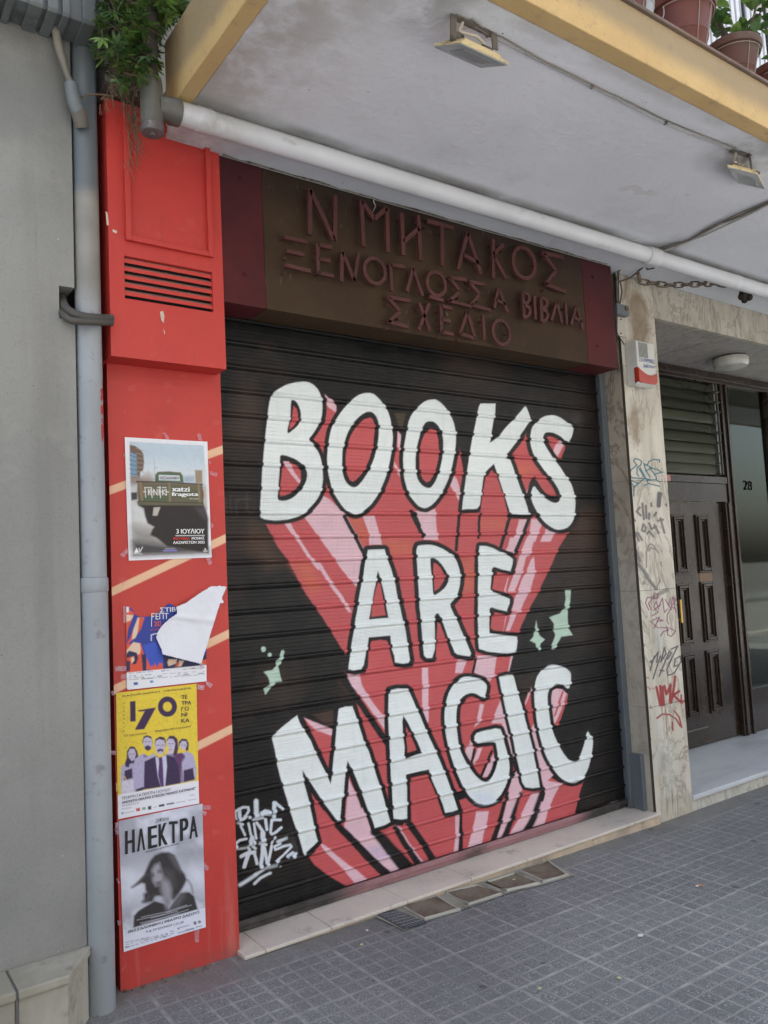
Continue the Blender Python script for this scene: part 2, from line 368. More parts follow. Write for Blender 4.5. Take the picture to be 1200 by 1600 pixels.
    for x0, y0, s, t in pk: p.poly(PINK, Z(x0, y0, s, t), 1.0)
    p.poly(RED, Z(640, 880, 3.75, '513,552 592,548 578,632 498,640'), 1.0)
    p.poly(RED, Z(735, 840, 8, '702,240 745,215 690,420 640,520 560,740 530,720 590,600 640,460'), 1.0)
    p.poly(PINK, Z(820, 1030, 7.27, '310,360 360,335 430,345 485,395 470,480 440,560 410,660 372,730 345,740 320,680 300,570 295,470'), .8)
    p.poly(RED, Z(820, 1030, 7.27, '425,355 442,365 402,500 350,645 325,660 368,520'), .7); p.poly(RED, Z(820, 1030, 7.27, '470,395 489,400 462,520 412,680 372,752 340,748 352,722 392,640 432,530'), .7)
    p.poly((.62, .50, .66), Z(440, 1260, 5, '640,320 780,300 850,380 760,430'), 6, op=.7)
    # G counter
    GI = (680, 1040, 6.667)
    p.poly(PINK, Z(*GI, '380,760 388,830 412,870 380,1000 330,950 312,900 330,840'), .8)
    p.poly(RED, Z(*GI, '445,860 580,845 592,880 560,1000 480,1145 390,1040 420,940'), .8); p.poly(PINK, Z(*GI, '445,860 492,853 450,965 400,1025 388,1010'), .8)
    p.poly(PINK, Z(*GI, '617,910 633,990 602,1095 550,1155 492,1165 540,1060 580,970'), .8)
    for q in ('410,870 378,1010', '590,890 485,1150'): p.line(INK, Z(*GI, q), 4, .8)
    # ---- dark lines between the streaks
    for x0, y0, s, q, w1, w2, so_ in (
      (340,570,3.75,'745,890 860,1105',6,6,.8), (620,570,3.75,'85,860 155,1005',7,6,.8), (610,610,7.62,'285,1470 345,1610',6,6,.8), (620,570,3.75,'365,875 350,1085',5,5,.8), (620,570,3.75,'487,875 480,1015',4,4,.8),
      (620,570,3.75,'662,895 612,1065',5,5,.8), (620,570,3.75,'777,900 735,1010 692,1105',5.5,5.5,.8), (380,880,3.75,'590,688 700,840 845,1055',9,10,.9), (640,880,3.75,'388,565 372,645',4,4,.8),
      (440,1260,5,'440,150 580,290 720,440 885,585',10,15,1.2), (440,1260,5,'730,200 800,270 900,390 1030,545',13,24,2.0), (440,1260,5,'890,170 1000,350 1110,512',8,12,1.6), (440,1260,5,'1000,140 1110,290 1200,450',11,9,1.2),
      (660,1220,4.615,'-15,420 60,540 105,625',7,13,1.4), (660,1220,4.615,'280,235 280,400 270,575',4,8,1.0), (660,1220,4.615,'615,90 550,320 485,505',5,9,1.2), (660,1220,4.615,'710,90 645,280 560,485',4,11,1.6),
      (660,1220,4.615,'862,70 812,250 722,425',5.5,14,1.8), (765,1045,8,'660,1480 680,1560 655,1640',5,5,.8), (765,1045,8,'260,1230 300,1130 330,1260 290,1330',6,4,.8), (735,840,8,'410,0 380,140',4,4,.8), (735,840,8,'640,0 570,190',4.5,4.5,.8)):
        p.line(INK, Z(x0, y0, s, q), w1, so_, w2=w2)
    # ---- letters: (outline of the letter, holes)
    L = []
    def let(x0, y0, s, out, holes=(), it=1, ow=6.5, hw=3.5, sharp=False): L.append((Z(x0, y0, s, out), [Z(x0, y0, s, h) for h in holes], ow, hw, sharp))
    let(395,585,6.53,'190,205 250,155 330,110 420,82 500,73 570,78 620,105 665,155 695,215 707,270 712,320 707,400 692,470 650,550 605,615 568,655 600,700 650,760 690,840 710,920 717,1000 714,1100 702,1190 660,1270 600,1350 520,1425 430,1465 330,1485 200,1490 90,1475 70,1430 85,1200 95,1000 120,720 150,450 165,300',
        ['393,260 432,262 470,310 490,380 492,440 470,510 420,560 358,606 352,570 375,480 385,400 390,300','285,820 330,823 400,845 470,885 520,930 552,985 557,1040 542,1100 502,1170 440,1238 370,1278 300,1292 256,1278 250,1240 262,1190 270,1050 280,940 280,860'])
    let(500,600,7.27,'530,100 590,105 650,145 700,200 742,265 775,310 800,400 817,500 827,580 824,680 812,780 792,900 767,990 737,1080 692,1190 650,1272 580,1372 500,1442 440,1480 380,1487 300,1442 240,1372 190,1292 150,1222 118,1110 93,990 83,850 88,720 108,590 138,490 188,390 250,300 310,230 380,165 450,120',
        ['570,310 620,335 655,390 673,460 670,560 660,670 640,760 610,860 570,960 520,1050 460,1130 410,1170 370,1175 310,1140 270,1070 250,980 248,860 258,740 285,640 320,540 370,450 430,380 500,325'], hw=6.5)
    let(610,610,7.62,'510,103 560,115 620,165 670,220 710,285 737,330 762,410 780,500 782,600 767,740 750,820 727,940 700,1030 650,1150 590,1250 530,1332 460,1392 395,1407 330,1372 270,1302 215,1232 183,1120 158,1000 153,850 158,720 173,600 193,480 230,330 280,250 340,180 420,125',
        ['470,365 520,370 570,415 605,480 625,540 635,640 625,760 605,880 575,1000 530,1100 480,1160 440,1165 380,1135 330,1070 310,1000 300,900 300,800 315,680 335,590 360,490 400,410 430,375'], hw=6.5)
    let(700,615,7.62,'385,118 565,116 560,230 545,300 520,460 513,530 498,588 560,545 620,490 690,400 780,310 850,230 918,146 935,160 985,300 985,320 940,380 880,470 830,560 760,650 698,728 690,760 742,790 772,870 802,970 832,1040 882,1180 922,1280 972,1438 748,1438 700,1280 640,1100 600,980 548,838 490,890 440,940 420,1010 400,1200 380,1330 350,1370 290,1377 168,1380 188,1220 218,980 250,760 290,540 340,300 365,160', sharp=True)
    let(800,635,7.62,'450,103 520,107 600,143 660,188 700,230 737,255 725,320 702,380 672,432 640,417 580,360 520,325 450,305 400,310 375,345 370,400 390,450 430,520 490,610 542,680 602,760 657,850 702,910 732,990 750,1080 757,1180 752,1290 732,1362 680,1432 620,1462 530,1467 450,1427 380,1372 310,1272 258,1180 228,1100 223,1040 262,932 310,1000 360,1060 420,1110 480,1145 530,1155 570,1120 580,1060 560,990 520,920 460,850 380,750 308,650 258,570 223,470 213,380 233,260 290,190 360,130')
    let(535,840,7.27,'293,138 482,131 507,215 547,330 592,490 632,690 682,900 717,1040 742,1230 768,1390 750,1422 690,1432 600,1417 590,1340 560,1260 545,1115 300,1135 290,1220 270,1290 245,1440 215,1492 130,1507 68,1492 93,1300 113,1180 138,1010 178,760 228,480 263,290 283,180',
        ['405,376 430,440 450,540 485,680 524,912 303,932 330,770 365,580 385,480'], sharp=True, ow=7)
    let(640,840,7.62,'86,103 150,86 240,83 330,103 420,143 502,203 552,250 592,350 607,440 607,520 582,640 547,720 500,770 483,800 510,870 547,950 572,1000 622,1120 662,1210 692,1280 748,1412 640,1407 543,1387 508,1290 463,1200 420,1080 390,1000 365,930 340,893 310,910 290,980 300,1010 302,1432 178,1437 158,1300 148,1100 128,900 108,650 98,480 88,260',
        ['250,243 300,243 360,290 420,370 467,450 467,520 430,590 370,650 285,700 275,560 262,420 252,300'], ow=7)
    let(735,840,8,'122,103 200,103 290,133 380,183 490,228 537,270 532,330 502,422 400,395 300,365 275,388 270,450 262,520 250,650 300,690 400,725 492,768 492,820 457,922 350,895 260,872 240,888 235,1000 235,1100 240,1190 330,1210 582,1238 590,1290 577,1402 540,1432 450,1447 340,1442 200,1422 108,1387 98,1250 93,1000 98,700 103,450 103,240', ow=6, sharp=True)
    let(415,1090,5.714,'284,156 310,230 350,300 400,380 450,500 500,590 550,690 585,772 597,690 607,560 615,480 635,270 645,180 655,103 710,83 777,81 802,150 832,230 882,400 922,480 962,610 1012,760 1052,880 1092,1030 1113,1112 1060,1142 978,1168 950,1080 900,960 850,830 790,670 733,565 715,680 700,850 680,920 668,1090 640,1097 590,1030 530,950 470,860 410,770 328,650 345,770 390,920 415,1040 440,1180 467,1282 345,1409 308,1270 268,1150 218,1000 158,800 108,610 78,450 53,340', sharp=True, ow=6.5)
    let(590,1050,6.4,'113,205 130,178 200,163 290,163 322,200 392,370 432,450 482,570 522,660 582,790 622,880 667,990 692,1050 742,1190 772,1280 806,1377 740,1402 678,1412 650,1320 600,1200 550,1080 515,973 400,1000 288,1025 285,1090 295,1150 297,1350 297,1467 240,1477 163,1472 158,1400 143,1150 128,900 118,650 108,450',
        ['260,433 300,500 350,600 400,700 442,807 360,832 273,867 270,750 255,620 248,500'], sharp=True, ow=6.5)
    let(680,1040,6.667,'340,113 420,123 490,148 543,200 537,270 517,342 470,320 420,290 370,280 310,305 260,360 230,430 222,520 225,620 245,800 270,900 330,1030 400,1120 470,1190 520,1215 570,1195 620,1120 650,1020 655,940 640,830 625,790 520,800 413,817 410,708 500,680 672,643 702,720 742,870 772,970 777,1100 762,1190 722,1290 672,1370 612,1422 520,1447 450,1442 390,1392 330,1322 268,1210 213,1080 168,950 128,800 103,640 98,500 113,370 158,250 220,163 280,123', ow=6)
    let(765,1045,8,'118,98 200,78 292,76 312,110 352,280 382,400 432,570 482,770 542,1000 572,1150 612,1340 633,1483 540,1492 450,1482 413,1420 388,1300 338,1090 288,860 218,590 168,360 128,150', ow=5, sharp=True)
    let(820,1030,7.27,'320,58 380,70 470,98 528,155 528,220 522,272 500,345 430,290 360,275 290,320 262,390 262,500 275,600 300,760 350,900 430,1060 510,1160 590,1165 640,1080 680,960 711,800 757,880 778,910 772,1020 757,1100 737,1200 692,1310 642,1372 560,1412 490,1402 400,1342 318,1240 248,1110 188,940 138,720 113,500 108,350 128,220 178,140 240,83', ow=5.5)
    for out, holes, ow, hw, sharp in L:      # dark contour first, so that neighbours overlap as on the wall
        q = out if sharp else smooth_poly(out)
        p.poly(INK, q, .9, ow)
    # the red showing in the counters, kept clear of the contour
    for out, holes, ow, hw, sharp in L:
        q = out if sharp else smooth_poly(out)
        p.poly(WHITE, q, .8)
        for h in holes:
            hq = h if sharp else smooth_poly(h)
            p.poly(INK, hq, .8)
    for x0, y0, s, t in ((395,585,6.53,'420,320 450,350 462,410 460,460 440,495 410,535 375,562 378,520 400,440 410,370'), (395,585,6.53,'318,885 370,890 420,920 470,960 490,990 492,1080 470,1130 430,1170 390,1210 330,1235 280,1240 275,1190 290,1080 300,970 312,930'),
        (500,600,7.27,'570,380 600,395 618,440 622,520 612,640 595,740 560,850 520,950 470,1030 410,1090 370,1110 335,1085 310,1030 295,940 290,830 305,720 340,620 380,530 430,460 500,400'),
        (610,610,7.62,'495,455 530,475 555,520 575,600 580,700 570,820 545,930 510,1020 470,1080 430,1095 390,1060 360,1000 348,900 345,800 352,700 375,590 410,520 450,470'),
        (535,840,7.27,'405,500 430,530 460,680 495,885 325,905 345,740 385,560'), (640,840,7.62,'290,300 330,315 380,370 415,440 420,490 390,550 350,610 300,640 295,540 285,400'), (590,1050,6.4,'285,550 330,630 370,720 390,780 300,805 290,680'),
        (640,840,7.62,'332,1005 360,1025 388,1090 428,1200 466,1330 496,1425 312,1425 320,1250'), (735,840,8,'300,462 470,462 452,560 415,680 400,680 275,640 290,540'), (735,840,8,'265,975 325,945 440,980 412,1160 300,1160 255,1130'),
        (535,840,7.27,'330,1180 430,1165 510,1180 530,1250 560,1370 590,1470 290,1500 300,1290'), (700,615,7.62,'525,912 580,985 620,1090 670,1240 715,1425 388,1425 402,1300 430,1110 450,990'),
        (590,1050,6.4,'325,1075 400,1045 500,1035 540,1110 590,1240 645,1400 660,1440 345,1490 335,1350')):
        p.poly(RED, Z(x0, y0, s, t), .8)
    p.poly(PINK, Z(395, 585, 6.53, '318,885 368,888 420,990 486,1085 472,1115 400,1030 350,960 318,930'), .8)
    # pale blue breath of spray in the lower letters
    p.poly((.60, .70, .86), Z(680, 1040, 6.667, '400,1330 600,1330 620,1400 520,1440 430,1420'), 6, op=.5)
    # stars and drops
    p.poly(MINT, Z(380, 880, 3.75, '233,508 243,520 226,570 222,590 205,600 215,650 229,692 190,695 155,740 133,770 120,735 150,710 155,690 140,660 120,638 170,625 195,600 190,570 213,550 222,515'), .8)
    p.ell(MINT, Z(380, 880, 3.75, '120,505')[0], 4, 4.4); p.ell(MINT, Z(380, 880, 3.75, '157,538')[0], 3, 3.4)
    p.poly(MINT, Z(640, 880, 3.75, '912,155 947,155 942,230 927,270 932,380 958,422 890,430 847,507 826,502 855,420 836,380 850,360 818,318 880,295 905,260 915,210'), .8)
    p.poly(MINT, Z(640, 880, 3.75, '742,333 750,370 753,400 765,425 795,445 770,470 762,517 748,502 740,470 706,455 728,430 730,400 737,370'), .8)
    # signature
    T = (355, 1240, 10); W = (.70, .77, .84)
    for q, w_, so_ in (('190,250 205,420',5.5,.7),('130,290 140,390',3,1.0),('150,270 250,215 330,215 340,270 300,340 230,410',4,.7),('160,455 245,485',4,.8),('215,510 280,650',3.6,.7),('345,370 347,372',5,.8),('335,470 375,640',4,.7),
                       ('460,125 462,350',7.5,1.1),('415,400 560,375',5,.9),('425,470 460,700',3.8,.7),('470,460 560,590',4.5,.7),('540,320 600,280 660,290',6.5,.9),('600,330 680,335',3,.8),('605,410 622,560',4.6,.7),('742,150 735,365',6,.9),('760,150 860,230',4.2,.8),
                       ('840,412 700,415 680,600 700,635 740,620 850,530',4.2,.7),('300,710 200,730 145,780 140,850',4,.7),('140,870 280,850',4,.8),('390,670 355,790',5,.8),('405,680 425,790',4.5,.8),('320,830 350,880',5,.8),('395,815 440,855',4.5,.8),('220,985 300,940 430,910',5.5,.7),
                       ('335,930 270,1150',6,.7),('425,930 470,1095',4.6,.7),('560,620 562,740',7.5,1.0),('505,775 605,800',5,.8),('560,830 530,1145',6,.7),('580,850 632,1105',4.8,.7),('695,820 640,1105',4.4,.7),('740,680 700,780',3.6,.8),
                       ('920,690 800,750',5.5,1.6),('835,782 740,830 755,875 880,825 990,800 1010,830 930,920 850,990 780,1055',3.8,.7),('955,985 1030,930',5,.7),('1045,985 1080,945',4.6,.7),('205,1430 330,1350 450,1270',5,1.8),('450,1265 600,1170 770,1120',4.5,1.6),('425,1410 520,1320 680,1245',3.8,1.2),('830,1138 845,1138',1.6,.8)):
        p.line(W, Z(*T, q), w_, so_)
    # soft unfinished edge of the paint along the bottom and light dirt over everything
    d = np.clip((fbm(px, py, .11, 5, 4)-.5)*2.2, 0, 1)*.09
    p.c[:, :3] = p.c[:, :3]*(1-d[:, None])+np.array((.10, .09, .085))*d[:, None]
    return p.c
SH_Y, SH_P, SH_Z0 = 0.20, 0.1116, 0.1847
SX0, SX1, SZ0, SZ1 = 1.36, 4.075, 0.075, 2.84
def bar_mat():
    m = M('shutter_bar', .55, 0, .25); x, y, z = m.xyz(); b = m.mix(m.noise(6, 5).ramp(.35, .7), (.035, .032, .031), (.085, .078, .074))
    f = x.ramp(1.9, 2.15)*x.ramp(3.75, 3.55)*m.noise(3.5, 3).ramp(.25, .5)*.75; b = m.mix(f, b, (.42, .22, .235)); b = m.mix(m.noise(13, 6, .7).ramp(.55, .75)*.6, b, (.20, .18, .165)); m.color(b); return m.mat
def shutter():
    t = thing('roller_shutter', (2.7, SH_Y, SZ0), 'closed black roller shutter painted with the words BOOKS ARE MAGIC', 'roller shutter')
    rows = []                                             # (height, offset towards the street)
    z = SH_Z0 - 2*SH_P
    while z < SZ1:
        def r(a, b): rows.append((z+a, b))
        r(.000, -.004); r(.0015, .001)
        for k in range(7):
            a = math.pi*k/6; r(.003+.019*(1-math.cos(a))/2, .001+.0100*math.sin(a))
        r(.0230, -.0015); r(.0245, -.0015); r(.026, .0002)
        for k in range(1, 5):
            c = .026+.0172*k
            r(c-.0130, 0); r(c-.0085, 0); r(c-.0045, 0); r(c-.0012, .0002); r(c-.0004, .0016); r(c+.0010, .0015); r(c+.0018, 0)
        r(.1000, 0); r(.1040, .0001); r(.1080, .0002); r(.1108, -.002)
        z += SH_P
    rows = [q for q in rows if SZ0+.045 < q[0] < SZ1]
    zz = np.array([q[0] for q in rows]); dy = np.array([q[1] for q in rows]); xs = np.linspace(SX0, SX1, 900)
    X, Zz = np.meshgrid(xs, zz)
    wob = (fbm(X.ravel(), Zz.ravel()*4, 1.3, 77, 3).reshape(X.shape)-.45)*.006   # slats are slightly dished
    P = np.stack([X, SH_Y-dy[:, None]+wob, Zz], -1)
    px, py = proj(np.stack([X.ravel(), np.full(X.size, SH_Y-.002), Zz.ravel()], -1))
    c = mural(px, py)
    zr = Zz.ravel(); sl_ = np.mod(zr-SH_Z0, SH_P)
    c[:, 3] = ((zr > SH_Z0+9*SH_P) & (zr < SH_Z0+17*SH_P) & (sl_ > .026) & (sl_ < .108)).astype(float)
    m = M('shutter_paint', .38, 0, .30); col, pf = m.attr('paint')
    x, y, zc = m.xyz(); u = (x*130.0).fract()-.5; v = (zc*150.0).fract()-.5
    dot = ((u*u+v*v).lt(.085))*pf                        # rows of tiny perforations in the middle slats
    dirt = m.noise(9, 8, .65).ramp(.5, .8)*.08
    streak = m.noise(3, 6, .6, m.mapped((14, 1, .8))).ramp(.5, .75)*.07
    k = m.mix(dirt.mx(streak), col, (.12, .105, .095)); k = m.mix(dot*.30, k, (.03, .03, .03))
    m.color(k); m.rough(m.noise(6, 5).ramp(.3, .7, .32, .52)); m.bump(m.noise(45, 4)*.5 - dot, .3, .0012)
    o = grid_obj('curtain', P, m.mat, t); set_paint(o, c)
    me = o.data; me.polygons.foreach_set('use_smooth', [False]*len(me.polygons))
    # bottom bar
    mb = MB(); mb.box(SX0, SX1-.005, SH_Y-.014, SH_Y+.012, SZ0-.004, SZ0+.03); mb.box(SX0, SX1-.005, SH_Y-.028, SH_Y-.012, SZ0+.022, SZ0+.046)
    bar = mb.build('bottom_bar', bar_mat(), t, bevel=.003)
    # side guides
    g = painted('guide_metal', (.17, .19, .205), (.13, .15, .165), .42, (.10, .09, .08), 5, .6, .8, metal=.3)
    mb = MB(); mb.box(4.040, 4.058, SH_Y-.052, SH_Y-.030, SZ0, 2.9)
    mb.box(4.058, 4.0835, SH_Y-.056, SH_Y+.05, SZ0, 2.9); mb.box(4.040, 4.058, SH_Y+.02, SH_Y+.04, SZ0, 2.9)
    mb.box(4.062, 4.0835, SH_Y-.140, SH_Y-.0575, SZ0-.008, .40); mb.box(4.054, 4.062, SH_Y-.140, SH_Y-.122, SZ0-.008, .405)
    mb.build('guide_rail', g, t, bevel=.002)
    mb = MB(); mb.box(1.33, 1.362, SH_Y-.042, SH_Y+.05, SZ0, 2.9); mb.build('guide_rail', g, t, bevel=.002)
shutter()
# ================================================================== pavement, road, step
def gz(x): return max(0.0, .018*(4.2-x))
def pavement():
    xs = [-4, -1, 0, 1, 2, 3, 4.2, 6, 9, 14]
    mb = MB()
    for a, b in zip(xs[:-1], xs[1:]):
        mb.poly([(a, -4.4, gz(a)), (b, -4.4, gz(b)), (b, .75, gz(b)), (a, .75, gz(a))])
    m = M('pavement_tiles', .62, 0, .42)
    x, y, z = m.xyz(); T = .3585
    wob = m.noise(2.5, 2)*.010
    u = ((x+wob-2.442)/T); v = ((y+wob+.862)/T)
    fu = (u+100).fract(); fv = (v+100).fract()
    eu = (fu-.5).abs(); ev = (fv-.5).abs()                       # .5 at the joints between tiles
    gu = ((u*5+500.0).fract()-.5).abs(); gv = ((v*5+500.0).fract()-.5).abs()
    joint = eu.mx(ev).ramp(.470, .486); groove = gu.mx(gv).ramp(.405, .455)
    worn = m.noise(.9, 5, .6).ramp(.42, .60)                     # trodden dirt fills the grooves in places
    worn2 = m.noise(7, 4).ramp(.3, .72)
    wall = y.ramp(-.22, -.02)                                     # mortar smeared along the house
    wn_ = m.noise(5, 4); wall = (wall*wn_.ramp(.25, .55)).mn(1.0)
    g = (groove*(worn*.45+.55)*(worn2*.4+.6)).mx(joint)*(wall*-1+1)
    id_ = m.noise(1.0, 0, .5)
    wn = m.nt.nodes.new('ShaderNodeTexWhiteNoise'); wn.noise_dimensions = '2D'
    cb = m.nt.nodes.new('ShaderNodeCombineXYZ')
    m.nt.links.new(u.op('FLOOR').k, cb.inputs[0]); m.nt.links.new(v.op('FLOOR').k, cb.inputs[1]); m.nt.links.new(cb.outputs[0], wn.inputs['Vector'])
    tone = S(m.nt, wn.outputs['Value'])
    base = m.mix(tone, (.150, .154, .157), (.215, .219, .22))
    base = m.mix(m.noise(3, 6, .6).ramp(.35, .7), base, (.20, .203, .205))
    speck = m.voro(330, 'F1', None, 'Color')                    # light chips in the tile mix
    chips = m.noise(150, 2, .6).ramp(.58, .66)*m.noise(16, 3).ramp(.25, .55)*(g*-.7+1)
    base = m.mix(chips*.85, base, (.52, .53, .54)); base = m.mix(m.noise(120, 3, .6).ramp(.55, .66)*.7*(g*-.7+1), base, (.045, .048, .052))
    gcol = m.mix(m.noise(22, 5).ramp(.3, .7), (.40, .395, .375), (.25, .25, .245))
    col = m.mix(g*.92, base, gcol)
    col = m.mix(wall*.75, col, m.mix(m.noise(14, 5), (.24, .23, .20), (.13, .125, .115)))
    st = m.noise(2.3, 3).ramp(.66, .72)*m.noise(11, 4).ramp(.45, .6)
    col = m.mix(st*.7, col, (.045, .043, .040)); big = m.noise(.7, 6, .6).ramp(.40, .66); col = m.mix(big*.30, col, (.075, .078, .082)); gum = (m.voro(4.3).lt(.075)); col = m.mix(gum*.65, col, (.05, .05, .05))                  # old gum and spills
    m.color(col); m.rough(m.noise(4, 4).ramp(.3, .7, .50, .74))
    m.bump((groove*-.6)*(worn*-.75+1)*(wall*-1+1) + m.noise(130, 3)*.55 + m.noise(330, 2)*.2, 1.0, .0035)
    o = mb.build('pavement', m.mat, clean=False); structure(o)
    mb = MB(); mb.box(-60, 60, -4.62, -4.402, -.14, .06); structure(mb.build('kerb', painted('kerb_stone', (.34, .33, .31), (.25, .24, .23), .7), bevel=.012))
    mb = MB(); mb.poly([(-60, -12, -.10), (60, -12, -.10), (60, -4.62, -.10), (-60, -4.62, -.10)])
    m = M('asphalt', .85); m.color(m.mix(m.noise(90, 3).ramp(.4, .7), (.15, .15, .148), (.20, .20, .195))); m.bump(m.noise(200, 3), .6, .004)
    structure(mb.build('road', m.mat))
    mb = MB(); mb.poly([(-300, -300, -.30), (300, -300, -.30), (300, 300, -.30), (-300, 300, -.30)])
    structure(mb.build('ground', painted('far_ground', (.12, .12, .115), (.09, .09, .09), .9)))
    mb = MB(); mb.box(-60, -4.002, -4.4, .75, -.14, .147); mb.box(14.002, 60, -4.4, .75, -.14, .0); mb.box(-60, 60, -15, -12, -.14, .05)
    structure(mb.build('far_pavement', painted('plain_paving', (.16, .165, .17), (.12, .125, .13), .8)))
pavement()
def step():
    t = thing('doorstep', (2.7, .0, .03), 'low pale pink terrazzo step under the painted shutter', 'step')
    m = M('terrazzo_slab', .55); n = m.noise(240, 2).ramp(.58, .66)
    x, y, z = m.xyz()
    base = m.mix(m.noise(2.2, 5).ramp(.35, .7), (.68, .61, .53), (.54, .49, .43)); base = m.mix(n*.5, base, (.82, .76, .71)); base = m.mix(m.noise(190, 2).ramp(.6, .7)*.5, base, (.20, .17, .15))
    base = m.mix(m.noise(7, 7, .7).ramp(.55, .78)*.8, base, (.17, .155, .135)); m.color(base); m.bump(m.noise(120, 3), .25, .002)
    mf = M('step_front_stone', .75); b2 = mf.mix(mf.noise(6, 6).ramp(.35, .65), (.56, .45, .33), (.38, .31, .24)); b2 = mf.mix(mf.noise(30, 4).ramp(.6, .75)*.6, b2, (.62, .55, .46)); mf.color(b2); mf.bump(mf.noise(40, 5), .6, .005)
    jx = [1.395, 1.49, 1.80, 2.21, 2.60, 2.98, 3.44, 3.85, 4.105]
    for a, b in zip(jx[:-1], jx[1:]):
        mb = MB(); d = random.uniform(0, .002)
        mb.box(a+.0015, b-.0015, -.022, .34, .052, .067+d); mb.build('slab', m.mat, t, bevel=.004)
    mb = MB()
    for a, b in zip([1.395, 2.25, 3.1, 3.5, 3.93], [2.248, 3.098, 3.498, 3.928, 4.100]):
        mb.box(a, b, -.012-random.uniform(0, .004), .30, -.02, .0515)
    mb.build('riser', mf.mat, t, bevel=.003)
step()
def floor_plates():
    conc = painted('old_mortar', (.34, .33, .28), (.27, .26, .215), .85, (.15, .14, .10), 7, .45, .7, .4, 90)
    zp = .030
    def q(x0, y0, s, t): return [U(a, b, 'z', zp) for a, b in Z(x0, y0, s, t)]
    outer = q(560, 1300, 3.53, '60,468 215,440 440,352 640,268 850,210 1040,160 1060,158 1195,232 1030,285 820,342 620,420 380,505 255,562')
    mb = MB(); mb.poly([(p.x, p.y, gz(p.x)+.0045) for p in outer]); structure(mb.build('mortar_bed', conc))
    rust = M('rough_cement_plate', .9); rc = rust.mix(rust.noise(8, 7, .65).ramp(.38, .62), (.115, .080, .056), (.185, .15, .11)); rc = rust.mix(rust.noise(120, 3).ramp(.58, .72)*.7, rc, (.24, .22, .18)); rust.color(rc); rust.bump(rust.noise(70, 5), .9, .006)
    labs = ['square brown rough plate in the mortar strip, beside the hatched plate', 'brown rough plate second from the hatched plate in the mortar strip', 'brown rough plate third from the hatched plate, before the last one', 'brown rough plate at the far right end of the mortar strip']
    for i, t in enumerate(['245,425 430,366 555,440 368,498', '480,345 655,302 785,350 608,408', '710,285 862,232 990,285 820,328', '888,213 1050,162 1155,235 1020,272']):
        P = q(560, 1300, 3.53, t); c = sum(P, Vector())/4
        th = thing('cover_plate', (c.x, c.y, gz(c.x)), labs[i], 'floor plate', 'brown plates set in the mortar strip')
        n = 20; G = np.zeros((n+1, n+1, 3))
        for a in range(n+1):
            for b in range(n+1):
                u_, v_ = a/n, b/n
                p = (P[0]*(1-u_)+P[1]*u_)*(1-v_)+(P[3]*(1-u_)+P[2]*u_)*v_
                e = min(u_, 1-u_, v_, 1-v_)
                G[a, b] = (p.x, p.y, gz(p.x)+.0065+.004*math.exp(-(e/.05)**2)+random.uniform(0, .0008))
        grid_obj('plate', G, rust.mat, th)
        rim = [(p.x, p.y, gz(p.x)+.006) for p in P]
        mb = MB(); mb.tube(rim, .009, 6, closed=True); mb.build('rim', painted('plate_rim', (.42, .41, .35), (.34, .33, .28), .85), th, smooth=True)
    P = q(560, 1300, 3.53, '98,470 205,448 378,515 255,557'); c = sum(P, Vector())/4
    th = thing('drain_cover', (c.x, c.y, gz(c.x)), 'dark iron cover with a diamond hatch at the left end of the mortar strip', 'drain cover')
    iron = painted('cast_iron', (.085, .09, .098), (.06, .06, .065), .6, (.13, .12, .11), 12, .5, .7)
    mb = MB(); mb.prism([(p.x, p.y, gz(p.x)+.005) for p in P], (0, 0, .004)); mb.build('plate', iron, th)
    mb = MB()
    for k in range(1, 7):
        for a, b, c2, d in ((0, 1, 3, 2), (0, 3, 1, 2)):
            f = k/7; p0 = P[a].lerp(P[b], f); p1 = P[c2].lerp(P[d], f)
            mb.tube([(p0.x, p0.y, gz(p0.x)+.0095), (p1.x, p1.y, gz(p1.x)+.0095)], .0028, 5)
    mb.build('hatch_ribs', flat('worn_iron', (.16, .165, .17), .45), th)
floor_plates()
